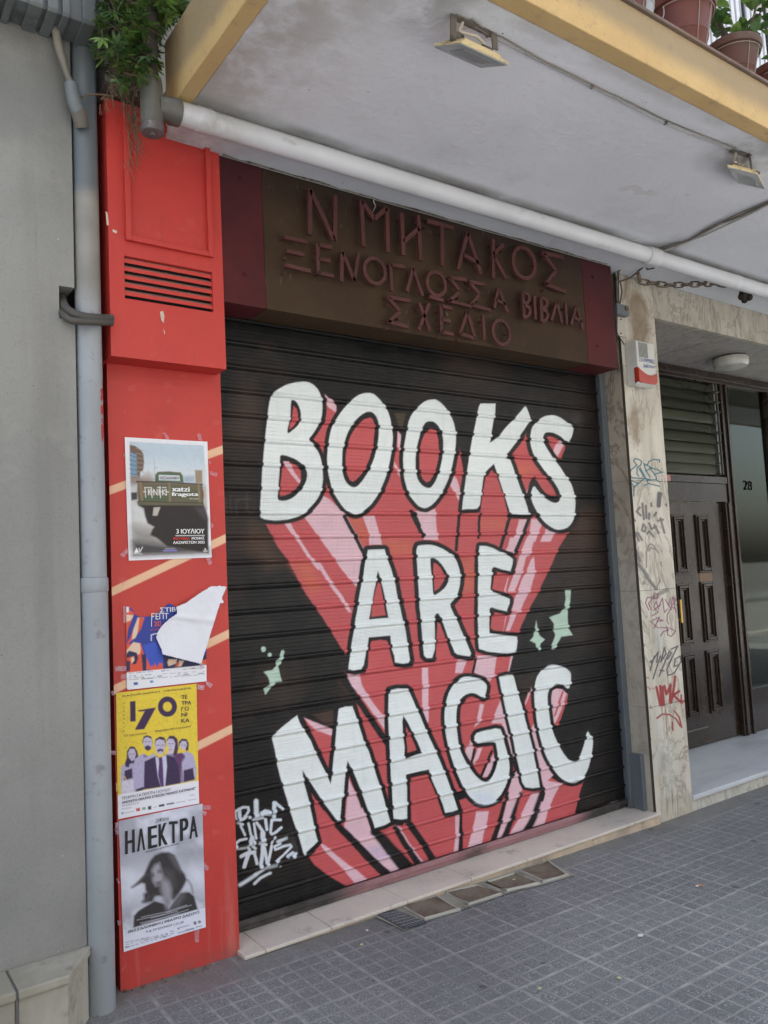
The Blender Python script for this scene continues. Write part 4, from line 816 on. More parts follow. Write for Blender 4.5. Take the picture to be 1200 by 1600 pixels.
# ---- the torn festival poster
def torn():
    z = (170, 890, 6.0); q = lambda t: Z(*z, t)
    NAVY = (.035, .055, .30); OR = (.70, .10, .05); CRM = (.78, .58, .43); DK = (.03, .028, .085)
    def pf(px, py):
        p = Paint(px, py, NAVY)
        p.poly(OR, q('155,340 250,420 240,640 160,720'), .8); p.poly(CRM, q('160,420 235,430 200,480 162,490'), .8); p.poly((.80, .80, .85), q('160,348 188,350 185,400 165,402'), .8)
        p.poly(NAVY, q('238,412 275,440 200,640 165,700 180,560'), .8); p.poly(CRM, q('270,450 330,450 320,480 250,640 215,660 230,560'), .8); p.poly(OR, q('285,450 335,450 300,560 270,600'), 1)
        p.poly((.05, .10, .50), q('320,710 440,675 500,780 520,900 400,930 370,870'), .8); p.poly(OR, q('395,930 405,890 420,915 432,870 450,915 480,872 500,880 510,950 390,955'), .7)
        p.poly(OR, q('160,700 300,690 330,800 320,960 160,970'), .9); p.poly(CRM, q('165,760 230,680 290,690 300,740 290,790 255,800 240,780 165,820'), .9)
        p.poly(DK, q('190,760 262,780 275,830 255,885 215,885 240,850 235,810 165,830 165,790'), .8); p.poly(CRM, q('205,830 235,815 240,850 215,880'), .8)
        p.poly(DK, q('305,790 345,800 352,945 318,950'), .8); p.poly(OR, q('352,820 400,930 352,945'), .8); p.poly(DK, q('165,850 200,860 198,950 163,955'), .8)
        p.poly(DK, q('505,790 700,850 920,790 918,905 520,940'), .8); p.poly(CRM, q('560,840 640,840 630,880 560,905 548,870'), .9); p.poly(CRM, q('660,850 705,855 680,905 640,910'), .9); p.poly(OR, q('860,850 918,840 918,890 870,895'), .9); p.poly(OR, q('640,870 665,870 650,905 620,912'), .9)
        p.poly((.80, .80, .83), q('150,968 930,892 940,1060 150,1140'), .7)
        rng = random.Random(4)
        for r, (a, b) in enumerate(((975, 938), (1000, 972), (1018, 990), (1035, 1002))):
            x = 190
            while x < 890:
                w_ = rng.uniform(8, 60); f = (x-160)/760; y = a+(b-a)*f*1.0-20*f
                c = rng.choice([(.10, .11, .14)]*4+[(.45, .12, .10), (.15, .30, .45), (.05, .07, .20)])
                if rng.random() < .8: p.line(c, q('%f,%f %f,%f' % (x, y, min(x+w_, 895), y-w_*.09)), rng.choice([.7, .9, 1.6]), .5, .75)
                x += w_+rng.uniform(8, 30)
        p.poly((.05, .09, .40), q('232,1058 272,1055 272,1080 234,1083'), .5); p.ell((.15, .32, .55), q('402,1050')[0], 3, 2, .6)
        p.line((.75, .76, .82), q('398,665 398,612 440,600 462,598'), 1.4, .5)
        return p
    WH = (.84, .84, .86)
    words = [W(z, WH, 'ΣΤΙΒ', (478, 402), (628, 392), 45, .01), W(z, WH, 'ΓΕΠΤ', (400, 470), (560, 462), 60, .005), W(z, WH, 'Γ', (398, 535), (425, 532), 100, .0), W(z, (.75, .12, .07), '202', (425, 533), (492, 530), 48, .015), W(z, (.62, .12, .12), '21 ΝΟΕ', (392, 575), (470, 568), 18)]
    keep = q('160,340 185,343 222,372 250,418 290,440 340,438 400,436 440,420 470,392 500,368 540,330 565,312 595,325 625,345 700,420 800,600 919,700 919,1046 200,1128 172,1126 162,1110')
    tp = [q(s) for s in ('135,345 160,342 160,500 135,500', '50,905 165,905 165,950 62,955', '110,985 165,978 165,1022 115,1028', '850,885 885,870 900,920 860,935', '905,1040 978,1075 950,1112 912,1080', '830,1085 900,1085 890,1130 830,1125')]
    t = poster('torn blue and orange poster with its white back folded over, second from the top', q('160,330 919,240 919,1046 168,1128'), pf, words, tp, RY-.0040, 160, 190, keep)
    # the folded-over white back, standing off the wall
    out = q('950,157 985,151 1040,150 1085,152 1108,165 1090,205 1062,268 1082,300 1078,318 1048,318 1020,400 990,500 955,610 915,740 868,887 760,862 640,832 500,796 492,750 462,690 440,640 452,590 480,545 520,500 560,462 600,435 640,408 634,380 632,345 720,310 850,218')
    o2 = np.array(out); lo = o2.min(0)-1; hi = o2.max(0)+1
    a, b = np.meshgrid(np.linspace(lo[0], hi[0], 120), np.linspace(lo[1], hi[1], 120)); d = sdist(a.ravel(), b.ravel(), out).reshape(a.shape)
    G = np.zeros(a.shape+(3,))
    fold = np.clip(((a-lo[0])*.55-(b-lo[1])*.1)/60, 0, 1)
    off = .006+.018*np.sin(np.clip((a-243)/80, 0, 1)*math.pi)+.012*np.clip((b-980)/55, 0, 1)+.003*fbm(a.ravel(), b.ravel(), .12, 8, 3).reshape(a.shape)+.006*np.exp(-((b-(965+.10*(a-290)))/5)**2)
    for i in range(a.shape[0]):
        for j in range(a.shape[1]): G[i, j] = U(a[i, j], b[i, j], 'y', RY-off[i, j])
    m = M('paper_back', .6, 0, .3); m.color(m.mix(m.noise(20, 4), (.80, .80, .84), (.72, .73, .78)))
    grid_obj('folded_back', G, m.mat, t, d < 0)
torn()
# ---- the yellow poster
def yellow():
    z = (170, 1060, 7.275); q = lambda t: Z(*z, t)
    PU = (.055, .026, .075); YE = (.80, .60, .055); LI = (.46, .42, .60); MD = (.24, .20, .36); DK = (.05, .03, .085); SK = (.56, .50, .64)
    def pf(px, py):
        p = Paint(px, py, YE)
        p.poly(PU, q('240,262 303,254 306,487 243,493'), .6); p.poly(PU, q('332,362 528,330 532,338 402,577 300,585 300,575 408,372 332,378'), .6)
        p.ell(PU, q('666,321')[0], 15, 16, .6); p.ell(YE, q('666,321')[0], 7, 7.6, .6)
        # five figures, back row first
        def fig(body, face, hair, c, fc=SK):
            p.poly(c, q(body), .9)
            if hair: p.poly(DK, q(hair), .8)
            p.poly(fc, q(face), .8)
        fig('840,845 900,830 960,870 985,960 1000,1060 985,1150 850,1180 830,1000', '808,745 830,710 880,715 890,760 870,805 845,815 815,790', '795,720 830,685 885,690 910,740 905,810 880,830 870,790 880,740 830,720 805,760 790,790', LI)
        p.poly(DK, q('850,1045 960,1015 975,1150 850,1180'), 1); p.poly(SK, q('960,1030 1000,1020 990,1110 970,1110'), .8)
        fig('655,860 740,850 830,850 870,900 830,960 850,1180 750,1195 700,1000', '660,720 680,685 735,690 755,740 745,800 715,830 680,800 664,760', '657,700 690,652 740,652 780,690 790,800 770,870 730,875 745,800 750,730 710,690 665,720', MD)
        p.poly(SK, q('690,800 735,800 720,860 660,860'), 1.2); p.poly((.13, .05, .14), q('740,870 830,845 868,880 830,930 810,1190 760,1190'), 1.2)
        fig('140,1010 190,960 300,960 330,1000 310,1150 300,1300 140,1320 135,1150', '218,850 240,800 290,800 310,860 290,920 262,940 230,905', '205,830 240,775 290,775 325,830 335,890 300,960 240,970 225,1010 190,1005 185,960 205,900', LI)
        p.poly(DK, q('180,1050 265,1020 270,1130 175,1160'), 1); p.poly((.66, .62, .74), q('150,1165 280,1150 290,1300 140,1325'), 1.2); p.line((.8, .5, .1), q('180,1115 195,1150'), 1.6, .6)
        fig('290,920 385,850 440,890 520,850 550,900 540,1240 400,1260 290,1290 280,1100', '388,730 400,680 440,665 490,690 495,750 480,800 445,820 410,800', '380,720 395,660 435,645 480,660 498,720 490,760 485,705 440,675 400,700 388,745', LI)
        p.poly(DK, q('410,775 440,760 480,775 478,805 445,826 412,805'), 1); p.poly(MD, q('395,860 445,880 420,905 390,890'), .9); p.poly(DK, q('310,1260 400,1230 400,1265 310,1290'), 1)
        fig('405,945 540,880 590,915 640,865 740,895 790,985 815,1190 640,1225 400,1262 400,1100', '525,770 530,715 570,690 630,705 645,750 640,810 610,860 575,868 540,835', '520,745 530,690 580,660 630,670 650,715 648,780 636,740 625,705 570,695 535,720 530,770', DK)
        p.poly((.62, .60, .74), q('530,890 590,905 650,865 660,1000 640,1225 590,1230 555,1110'), .9); p.poly((.09, .04, .16), q('565,900 605,893 612,960 625,1225 590,1230 560,1100 570,960'), .8)
        p.poly(DK, q('550,815 580,798 618,808 620,835 590,822 556,838'), .8)
        for e in ('545,762 572,758', '600,757 628,757', '412,722 432,720', '452,720 472,722', '235,862 252,858', '268,858 286,860', '680,742 696,740', '716,740 732,742', '826,760 842,758', '858,760 872,762'): p.line(DK, q(e), 1.0, .6, .8)
        p.line((.32, .26, .40), q('590,762 594,800'), .8, .7, .7); p.line((.32, .26, .40), q('262,862 262,890'), .8, .7, .6); p.line((.32, .26, .40), q('704,745 700,780'), .8, .7, .6); p.line((.30, .12, .20), q('690,805 712,805'), 1.0, .6, .8); p.line((.30, .12, .20), q('250,908 274,908'), 1.0, .6, .8)
        g = np.clip((fbm(px, py, .5, 2, 3)-.45)*1.2, 0, .25); p.c[:, :3] *= (1-g*.6)[:, None]
        p.poly((.80, .80, .86), q('90,1328 1030,1158 1040,1430 100,1620'), .6)
        for c, s in (((.55, .10, .10), '310,1478 355,1470 356,1505 311,1512'), ((.15, .42, .25), '378,1468 420,1460 421,1490 379,1497'), ((.07, .06, .10), '444,1455 482,1448 483,1488 445,1494'), ((.06, .05, .07), '568,1438 632,1426 633,1450 569,1462'), ((.12, .11, .14), '655,1424 742,1408 743,1424 656,1440'), ((.10, .18, .45), '145,1522 160,1520 160,1543 145,1545')): p.poly(c, q(s), .5)
        for s in ('165,1532 285,1510', '145,1485 255,1468', '510,1470 545,1455', '762,1412 868,1396', '920,1330 972,1322', '900,1386 992,1370'): p.line((.25, .25, .32), q(s), .9, .5, .8)
        return p
    words = [W(z, PU, 'ΚΑΛΟΚΑΙΡΙΝΗ', (155, 212), (578, 158), 20), W(z, PU, 'ΠΕΡΙΟΔΕΙΑ', (625, 155), (940, 118), 20)]
    for i, s in enumerate(('ΤΕ', 'ΤΡΑ', 'ΓΩ', 'ΝΙ', 'ΚΑ')): words.append(W(z, PU, s, (826, 236+67*i), ({0: 895, 1: 940, 2: 910, 3: 892, 4: 918}[i], 229+67*i), 44, .012))
    for i, s in enumerate('ΗΟΘΗΜΑΛΕ'): words.append(W(z, PU, s, (160, 292+45*i), (180, 289+45*i), 17))
    words += [W(z, PU, 'ΤΟΥ ΓΙΩΡΓΗ ΤΣΟΥΡΗ', (168, 668), (432, 632), 20, .005), W(z, PU, 'ΣΚΗΝΟΘΕΣΙΑ ΓΙΩΡΓΟΣ ΠΑΛΟΥΜΠΗΣ', (525, 612), (935, 555), 20, .003),
              W(z, PU, 'ΤΕΤΑΡΤΗ 2 & ΠΕΜΠΤΗ 3 ΙΟΥΛΙΟΥ', (148, 1380), (705, 1275), 34, .0), W(z, DK, 'ΑΝΟΙΧΤΟ ΘΕΑΤΡΟ ΣΥΚΕΩΝ "ΜΑΝΟΣ ΚΑΤΡΑΚΗΣ"', (148, 1428), (990, 1262), 30, .02), W(z, (.2, .2, .28), 'ΩΡΑ ΕΝΑΡΞΗΣ 21:30', (148, 1460), (340, 1424), 20)]
    tp = [q(s) for s in ('20,150 85,130 85,178 40,195', '25,825 85,822 85,870 30,865', '1005,65 1090,85 1080,130 1005,120')]
    poster('yellow poster with a large 170 and five people in purple tones, above the woman poster', q('80,165 995,60 1025,1420 105,1600'), pf, words, tp, RY-.0035, 150, 230)
yellow()
# ---- the grey theatre poster
def woman():
    z = (170, 1250, 6.4); q = lambda t: Z(*z, t)
    DK = (.020, .018, .022)
    def pf(px, py):
        n = fbm(px, py, .035, 31, 4); p = Paint(px, py, (.55, .57, .66)); k = np.clip((n-.38)*3, 0, 1)[:, None]
        p.c[:, :3] = np.array((.42, .43, .50))*(1-k)+np.array((.70, .72, .82))*k
        p.poly((.74, .76, .86), q('100,640 400,700 400,1000 130,1000'), 22, op=.8); p.poly((.74, .76, .86), q('720,660 960,640 965,900 800,860'), 18, op=.8); p.poly((.30, .30, .34), q('700,480 940,420 945,560 760,640'), 20, op=.6); p.poly((.35, .36, .42), q('130,560 400,580 380,640 130,640'), 16, op=.5)
        H = (.045, .040, .042); H2 = (.10, .09, .095)
        p.poly(H, q('245,1278 250,1160 290,1110 370,1060 460,1010 560,1040 600,1090 640,1030 720,930 800,920 850,960 890,1095'), 1.6)
        p.poly(H, q('380,680 410,610 460,550 530,522 600,522 650,548 690,620 720,690 760,740 780,800 740,880 700,940 650,1000 600,980 540,960 470,960 400,940 365,900 360,840 330,830 240,875 300,810 350,750'), 2.2)
        p.poly(H, q('345,940 400,900 470,950 440,1020 370,1030 330,1020 350,990'), 3); p.line(H2, q('790,800 825,850 840,930'), 2.0, 2.0, .7); p.line(H2, q('230,872 300,815 380,745'), 2.6, 2.2, .8); p.line(H2, q('345,1018 380,1000 400,960'), 3, 2.5, .7)
        p.poly((.15, .14, .15), q('600,550 650,560 700,650 720,720 660,660'), 4, op=.8); p.poly((.11, .10, .105), q('560,700 640,720 660,860 600,900'), 7, op=.8)
        p.poly((.36, .35, .39), q('430,700 460,650 505,630 520,690 540,740 548,790 510,850 470,860 440,810'), 3.5); p.poly((.24, .23, .26), q('520,830 560,770 590,800 625,880 630,980 600,1060 610,1100 570,1090 540,970 515,900'), 4)
        p.poly((.42, .41, .45), q('545,830 590,830 610,900 600,980 575,960'), 6, op=.7); p.poly((.09, .08, .09), q('405,740 450,735 455,760 415,770'), 3, op=.9); p.poly((.10, .09, .10), q('490,700 530,700 528,730 492,728'), 2.6, op=.9); p.poly((.11, .09, .10), q('470,820 515,810 520,845 480,850'), 2.2, op=.9)
        p.poly((.14, .135, .145), q('720,930 760,920 750,980 700,1050 690,1000'), 5, op=.8); p.poly((.20, .20, .22), q('640,1030 690,960 680,1060 620,1090'), 6, op=.6)
        p.poly((.74, .76, .87), q('120,1310 245,1282 890,1095 975,1070 985,1290 150,1540'), 1.0)
        for a, b in (('325,1172', '620,1108'), ('630,1100', '780,1050'), ('282,1200', '560,1140'), ('570,1130', '825,1050'), ('420,1182', '690,1110'), ('315,1232', '700,1138'), ('330,1246', '795,1095')): p.line((.62, .64, .72), q(a+' '+b), .9, .5, .7)
        rng = random.Random(9)
        for r, (a, b) in enumerate(((1425, 1330), (1448, 1340), (1474, 1352))):
            x = 165
            while x < 590:
                w_ = rng.uniform(12, 45); y = a+(b-a)*(x-165)/450
                p.line(rng.choice([(.2, .2, .26), (.3, .3, .36), (.06, .06, .10)]), q('%f,%f %f,%f' % (x, y, x+w_, y-w_*.22)), rng.choice([.8, 1.1, 1.8]), .5, .8); x += w_+rng.uniform(10, 26)
        for s in ('612,1316 645,1308', '615,1340 652,1330', '690,1330 850,1288', '710,1275 805,1252', '770,1300 850,1280', '870,1272 928,1258'): p.line((.12, .12, .20), q(s), 1.2, .5, .8)
        p.ell((.2, .2, .25), q('697,1285')[0], 1.6, 1.6, .5); p.ell((.18, .18, .22), q('862,1230')[0], 2.4, 2.8, .7); p.ell((.22, .22, .27), q('906,1218')[0], 2.4, 2.4, .7)
        return p
    words = []
    # the tall title, letter by letter, its slant following the sheet
    for s, x0, x1, yb0, yb1, h in (('Η', 165, 262, 545, 522, 232), ('Λ', 284, 365, 518, 497, 222), ('Ε', 392, 486, 492, 470, 222), ('Κ', 498, 590, 466, 443, 222), ('Τ', 604, 692, 436, 428, 220), ('Ρ', 712, 800, 414, 392, 222), ('Α', 806, 892, 390, 370, 220)):
        words.append(W(z, DK, s, (x0, yb0), (x1, yb1), h, .03))
    words += [W(z, DK, 'ΣΟΦΟΚΛΗ', (470, 230), (598, 205), 40, 0), W(z, DK, 'ΣΚΗΝΟΘΕΣΙΑ ΔΗΜΗΤΡΗΣ ΤΑΡΛΟΟΥ', (372, 528), (705, 442), 16, .01), W(z, DK, 'ΘΕΣΣΑΛΟΝΙΚΗ | ΘΕΑΤΡΟ ΔΑΣΟΥΣ', (192, 1342), (910, 1138), 36, .012), W(z, DK, '9 & 10 ΙΟΥΛΙΟΥ | 21:30', (375, 1338), (748, 1238), 32, 0)]
    tp = [q(s) for s in ('938,52 1020,50 1018,98 940,95', '940,105 982,120 965,160 940,140', '65,225 98,225 98,292 66,290', '75,780 95,790 110,830 92,840', '950,615 1008,680 980,712 950,680', '85,1205 122,1205 122,1250 90,1252', '860,1300 908,1290 900,1420 858,1425', '60,290 100,300 100,345 70,345')]
    poster('grey black-lettered poster of a dark haired woman, lowest on the red pillar', q('97,210 935,35 968,1270 148,1520'), pf, words, tp, RY-.0035, 160, 230)
woman()
# ================================================================== shop sign
SGY = -.05
def sign():
    t = thing('shop_sign', (2.7, .0, 2.74), 'dark brown shop sign with raised Greek stick letters above the shutter', 'shop sign')
    m = M('sign_brown', .6, 0, .16); x, y, z = m.xyz()
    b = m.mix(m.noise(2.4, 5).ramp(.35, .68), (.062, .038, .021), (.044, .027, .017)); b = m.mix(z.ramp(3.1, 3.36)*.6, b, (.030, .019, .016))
    dash = m.noise(1.0, 1, .5, m.mapped((46, 1, 15), (0, R(35), 0))); b = m.mix(dash.ramp(.66, .74)*m.noise(7, 3).ramp(.42, .6)*.55, b, (.13, .11, .085))
    b = m.mix(m.noise(12, 7, .7).ramp(.6, .75)*.4, b, (.085, .068, .05)); m.color(b); m.bump(dash*.6+m.noise(60, 3)*.5, .35, .003)
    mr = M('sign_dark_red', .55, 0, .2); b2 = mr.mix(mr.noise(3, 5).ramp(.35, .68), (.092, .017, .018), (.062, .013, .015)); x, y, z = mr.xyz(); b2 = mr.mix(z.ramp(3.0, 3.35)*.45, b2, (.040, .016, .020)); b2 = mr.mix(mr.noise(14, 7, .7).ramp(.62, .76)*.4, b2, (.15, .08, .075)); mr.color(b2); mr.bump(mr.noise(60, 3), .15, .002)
    x0, xa, xb, x1 = 1.37, 1.590, 3.700, 3.974; z0, z1 = 2.742, 3.386
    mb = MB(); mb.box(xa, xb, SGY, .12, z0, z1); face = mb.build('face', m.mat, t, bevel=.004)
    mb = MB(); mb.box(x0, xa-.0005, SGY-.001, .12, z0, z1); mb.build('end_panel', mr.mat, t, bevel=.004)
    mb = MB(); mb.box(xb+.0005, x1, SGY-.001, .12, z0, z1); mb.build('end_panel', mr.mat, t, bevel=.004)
    lt = M('letter_red', .55, 0, .2); l2 = lt.mix(lt.noise(8, 4).ramp(.35, .68), (.108, .042, .037), (.078, .032, .029)); l2 = lt.mix(lt.noise(40, 5).ramp(.62, .74)*.3, l2, (.14, .09, .085)); l2 = lt.mix(lt.nrmz()[2].gt(.5)*.5, l2, (.12, .09, .08)); lt.color(l2)
    A = (400, 280, 7.5); B = (540, 300, 6.667); C = (680, 320, 5.0); D = (590, 450, 5.4545)
    def ellip(zc, cx, cy, rx, ry): return ' '.join('%f,%f' % (cx+rx*math.cos(k*math.pi/14)+.10*rx*math.sin(k*math.pi/14), cy+ry*math.sin(k*math.pi/14)+.10*ry*math.cos(k*math.pi/14)) for k in range(29))
    LT = [(A, '615,130 615,660', '622,140 895,725', '912,205 905,720'), (B, '150,100 170,575', '155,105 285,290', '285,290 412,178', '415,178 425,635'), (B, '568,230 585,670', '740,255 765,720', '588,530 748,388'), (B, '835,310 1105,385', '985,372 990,780'),
          (C, '240,225 165,510', '240,230 345,545', '203,395 335,465'), (C, '440,275 440,580', '520,318 440,398', '447,412 540,580'), (C, ellip(C, 680, 460, 86, 120)), (C, '825,383 992,417', '838,388 930,525', '930,522 848,628', '848,625 1005,685'),
          (A, '315,690 585,750', '340,850 550,900', '330,1018 622,1090'), (A, '705,768 715,1122', '708,780 872,815', '718,945 852,970', '718,1110 892,1145'), (A, '992,860 985,1210', '995,865 1140,1210', '1183,880 1132,1205'), (B, ellip(B, 287, 832, 108, 132)),
          (B, '450,755 465,1042', '448,765 597,788'), (B, '685,798 622,1045', '685,805 785,1090'), (B, ellip(B, 927, 965, 96, 122), '858,1098 1003,1138'), (C, '100,573 228,592', '103,580 182,685', '182,682 97,757', '97,755 268,802'),
          (C, '257,608 372,627', '262,616 332,708', '330,708 263,788', '268,788 420,830'), (C, '480,660 448,812', '484,665 552,845', '462,748 535,785'), (C, '673,688 680,886', '672,692 712,702 722,738 712,768 680,782', '680,787 718,806 728,838 716,872 682,886'), (C, '762,720 770,902'),
          (C, '812,728 818,917', '812,732 852,746 862,778 852,802 820,814', '820,820 856,838 866,870 854,902 820,917'), (C, '937,762 893,912', '938,765 976,928'), (C, '1005,773 1015,942'), (C, '1090,795 1048,942', '1093,800 1140,980', '1068,882 1132,922'),
          (B, '420,1102 655,1142', '432,1112 548,1252', '548,1256 428,1362', '428,1358 632,1412'), (B, '750,1165 862,1452', '852,1170 745,1442'), (D, '524,152 530,388', '522,158 622,182', '528,275 607,290', '528,380 632,402'), (D, '750,212 688,397', '750,212 817,437', '688,392 817,437'), (D, '885,238 895,447'), (D, ellip(D, 1040, 385, 72, 102))]
    for k, it in enumerate(LT):
        zc = it[0]; big = k < 8; wd = .0215 if big else .0175
        mb = MB()
        for s in it[1:]:
            P = [U(a, b, 'y', SGY-.026) for a, b in Z(*zc, s)]
            n = len(P)
            for i in range(n-1):
                a, b = P[i], P[i+1]
                if n > 2: d = (b-a).normalized()*.003; a = a-d; b = b+d
                off = Vector((0, .0006*(i % 2), 0)); mb.bar(a+off, b+off, wd, .016)
            mid = (P[0]+P[n//2])/2; mb.box(P[0].x-.004, P[0].x+.004, SGY-.026, SGY+.001, P[0].z-.004-.03*(P[0].z > P[n-1].z), P[0].z+.004-.03*(P[0].z > P[n-1].z))
        mb.build('letter', lt.mat, t)
    sm = flat('old_screw', (.11, .085, .06), .5, .4)
    for a, b in ((375, 277), (383, 428), (926, 433), (934, 540), (697, 491)):
        p = U(a, b, 'y', SGY); mb = MB(); mb.tube([(p.x, SGY-.0005, p.z), (p.x, SGY-.005, p.z)], .011, 12); mb.tube([(p.x, SGY-.0055, p.z), (p.x, SGY-.008, p.z)], .0055, 8); mb.build('screw', sm if a == 697 else mr.mat, t)
    mb = MB(); mb.tube([U(a, b, 'y', SGY-.004) for a, b in ((583, 306), (584, 316), (587, 322), (582, 332))], [.003, .004, .0035, .0015], 6); mb.build('plaster_drip', flat('plaster_drip', (.40, .36, .33), .9), t)
sign()
# ================================================================== marble pier with graffiti
PX0, PX1 = 4.085, 4.4485
def marble(name, c1, c2, vein, rough=.45):
    m = M(name, rough, 0, .45); v = m.mapped((2.0, 1, .75), (0, R(-42), 0))
    n = m.noise(3.2, 8, .62, v, .9); b = m.mix(n.ramp(.36, .66), c1, c2); vn = (m.noise(2.3, 9, .68, v, 1.3)-.5).abs().ramp(.035, .0)
    b = m.mix(vn*.8, b, vein); b = m.mix(m.noise(16, 7, .7, m.mapped((1, 1, .35), (0, R(-25), 0))).ramp(.55, .75)*.4, b, vein); return m, b
def pier():
    t = thing('marble_pier', (4.26, .15, .02), 'beige marble pier with graffiti scribbles between the shutter and the house door', 'pier')
    m, b = marble('marble_pier_stone', (.62, .585, .50), (.48, .44, .36), (.27, .23, .175)); col, al = m.attr('paint'); m.color(m.mix(al, b, col)); m.rough(m.noise(5, 4).ramp(.3, .7, .38, .62)); m.bump(m.noise(70, 4), .15, .002)
    mj, bj = marble('marble_jamb_stone', (.42, .375, .30), (.31, .27, .215), (.17, .14, .105)); x, y, z = mj.xyz(); bj = mj.mix(z.ramp(1.9, 1.3)*.6, bj, mj.mix(mj.noise(7, 6).ramp(.35, .65), (.50, .47, .40), (.40, .36, .29))); mj.color(bj); mj.bump(mj.noise(70, 4), .15, .002)
    dark = flat('stone_joint', (.075, .065, .05), .9)
    zs = [.02]+sorted(U(1005, yy, 'y', 0).z for yy in (1108, 923, 751, 577))+[3.386]
    for a, b_ in zip(zs[:-1], zs[1:]):
        mb = MB(); mb.box(PX0+.0005, PX0+.03, .0225, .345, a+.001, b_-.001); mb.build('jamb_slab', mj.mat, t)
        mb = MB(); mb.box(PX0+.031, PX1, .0225, .72, a+.001, b_-.001); mb.build('core', mj.mat, t)
    mb = MB(); mb.box(PX0+.003, PX1-.002, .004, .022, .0, 3.384); mb.box(PX0+.004, PX0+.032, .022, .34, .02, 3.38); mb.build('joint', dark, t)
    nx, nz = 110, 900
    for a, b_ in zip(zs[:-1], zs[1:]):
        nzz = max(30, int((b_-a)/3.37*nz))
        X, Zz = np.meshgrid(np.linspace(PX0, PX1, nx), np.linspace(a+.0012 if a > .05 else -.03, b_-.0012, nzz))
        px, py = proj(np.stack([X.ravel(), np.zeros(X.size), Zz.ravel()], -1)); p = Paint(px, py, (.5, .46, .38), 0.0)
        def st(c, pts, soft, op, al): p.poly(c, pts, soft, op=op, alpha=al)
        BR = (.21, .145, .09)
        n = np.clip((fbm(px, py, .06, 3, 4)-.35)*3, 0, 1)
        for pts, so_, op in (([(992, 445), (1012, 470), (1018, 520), (1008, 545), (985, 540), (978, 470)], 7, 1.0), ([(985, 620), (1000, 640), (1003, 690), (990, 700), (980, 660)], 6, .85), ([(975, 430), (985, 432), (982, 470), (970, 470)], 5, .9)):
            p.poly(BR, pts, so_, op=min(1, op*1.1), alpha=.9)
        p.poly((.62, .60, .52), [(1010, 600), (1030, 640), (1028, 730), (1012, 700)], 14, op=.6, alpha=.5)
        for pts, c, so_, op in (([(1015, 1090), (1035, 1095), (1040, 1200), (1020, 1215), (1025, 1150)], (.56, .60, .56), 9, .8), ([(1040, 1160), (1055, 1165), (1060, 1250), (1035, 1260)], (.56, .60, .55), 9, .7), ([(1032, 1175), (1040, 1180), (1043, 1205), (1032, 1205)], (.24, .235, .21), 6, .9), ([(1052, 1212), (1060, 1214), (1062, 1222), (1053, 1222)], (.22, .20, .16), 3, .9),
                              ([(1018, 985), (1035, 990), (1032, 1010), (1016, 1005)], (.24, .23, .21), 7, .8), ([(1025, 975), (1040, 985), (1042, 1030), (1028, 1030)], (.52, .56, .54), 8, .7), ([(1035, 1245), (1085, 1235), (1085, 1275), (1035, 1285)], (.40, .36, .26), 7, .8), ([(1040, 1248), (1062, 1244), (1062, 1254), (1042, 1256)], (.14, .125, .10), 4, .7)):
            p.poly(c, pts, so_, op=op, alpha=.8)
        rng = random.Random(3)
        for k in range(26):
            x_ = rng.uniform(1040, 1082); p.line(rng.choice([(.10, .095, .075), (.55, .52, .42)]), [(x_, rng.uniform(1225, 1250)), (x_+1.5, rng.uniform(1262, 1278))], rng.uniform(.8, 2.2), .8, .75, alpha=.8)
        p.c[:, 3] *= (.70+.30*n)
        G1 = (970, 680, 7.27); G2 = (980, 900, 6.4)
        def gr(zc, c, w_, *ss, soft=.6, op=.9):
            for s in ss: p.line(tuple(v*.7 for v in c), Z(*zc, s), w_*1.25+.4, soft, 1.0, alpha=min(1, op+.08))
        gr(G1, (.01, .16, .22), 1.6, '180,340 145,290 165,265 215,280 238,305 225,340 185,368 184,440 205,465', '182,340 115,395 95,450 130,485 230,490 335,502', '98,510 150,590 268,492', '150,590 148,690', '98,512 200,545', '208,380 262,472', '222,372 288,500 312,548', '262,320 285,405 352,370 265,325', '285,400 332,478', '300,345 318,300 372,275 440,282 440,306', '330,370 402,472 405,510', '382,442 470,422 410,388 350,375', '308,512 400,505 448,535', '265,572 320,550 442,580')
        GY = (.13, .115, .125)
        gr(G1, GY, 6, '438,665 430,800', soft=1.4); gr(G1, GY, 3.0, '215,820 182,868 226,912', '246,775 252,870', '255,880 262,955', '284,800 292,940', '345,775 347,805', '322,890 322,950', '455,690 465,668', '512,785 520,800', '130,930 160,972', '380,915 402,880', soft=1.0, op=.8)
        gr(G1, (.16, .145, .14), 3.0, '165,1105 205,1198', '195,1110 240,1190', '240,1080 255,1010 285,1050 275,1095 245,1085', '300,1120 320,1090 370,1150', '320,1000 345,1065 402,1038', '380,1020 432,1112', '420,972 478,960', '450,945 495,1108', soft=1.0, op=.8)
        gr(G1, (.17, .165, .15), 1.8, '292,1500 288,1340 315,1260 340,1232 380,1262 425,1335', '320,1310 345,1275 385,1300', '455,1440 462,1490', soft=.9, op=.75); gr(G1, (.19, .185, .17), 5, '170,1310 212,1425', '205,1470 300,1600', soft=1.2, op=.8)
        gr(G2, (.19, .185, .17), 4.5, '185,0 290,130', soft=1.2, op=.8); gr(G2, (.17, .165, .15), 1.8, '330,30 292,125', '165,50 180,65 165,85 158,65', soft=.8, op=.75); gr(G2, (.26, .25, .215), 5.5, '330,172 395,140', '260,215 300,200', soft=1.2, op=.7)
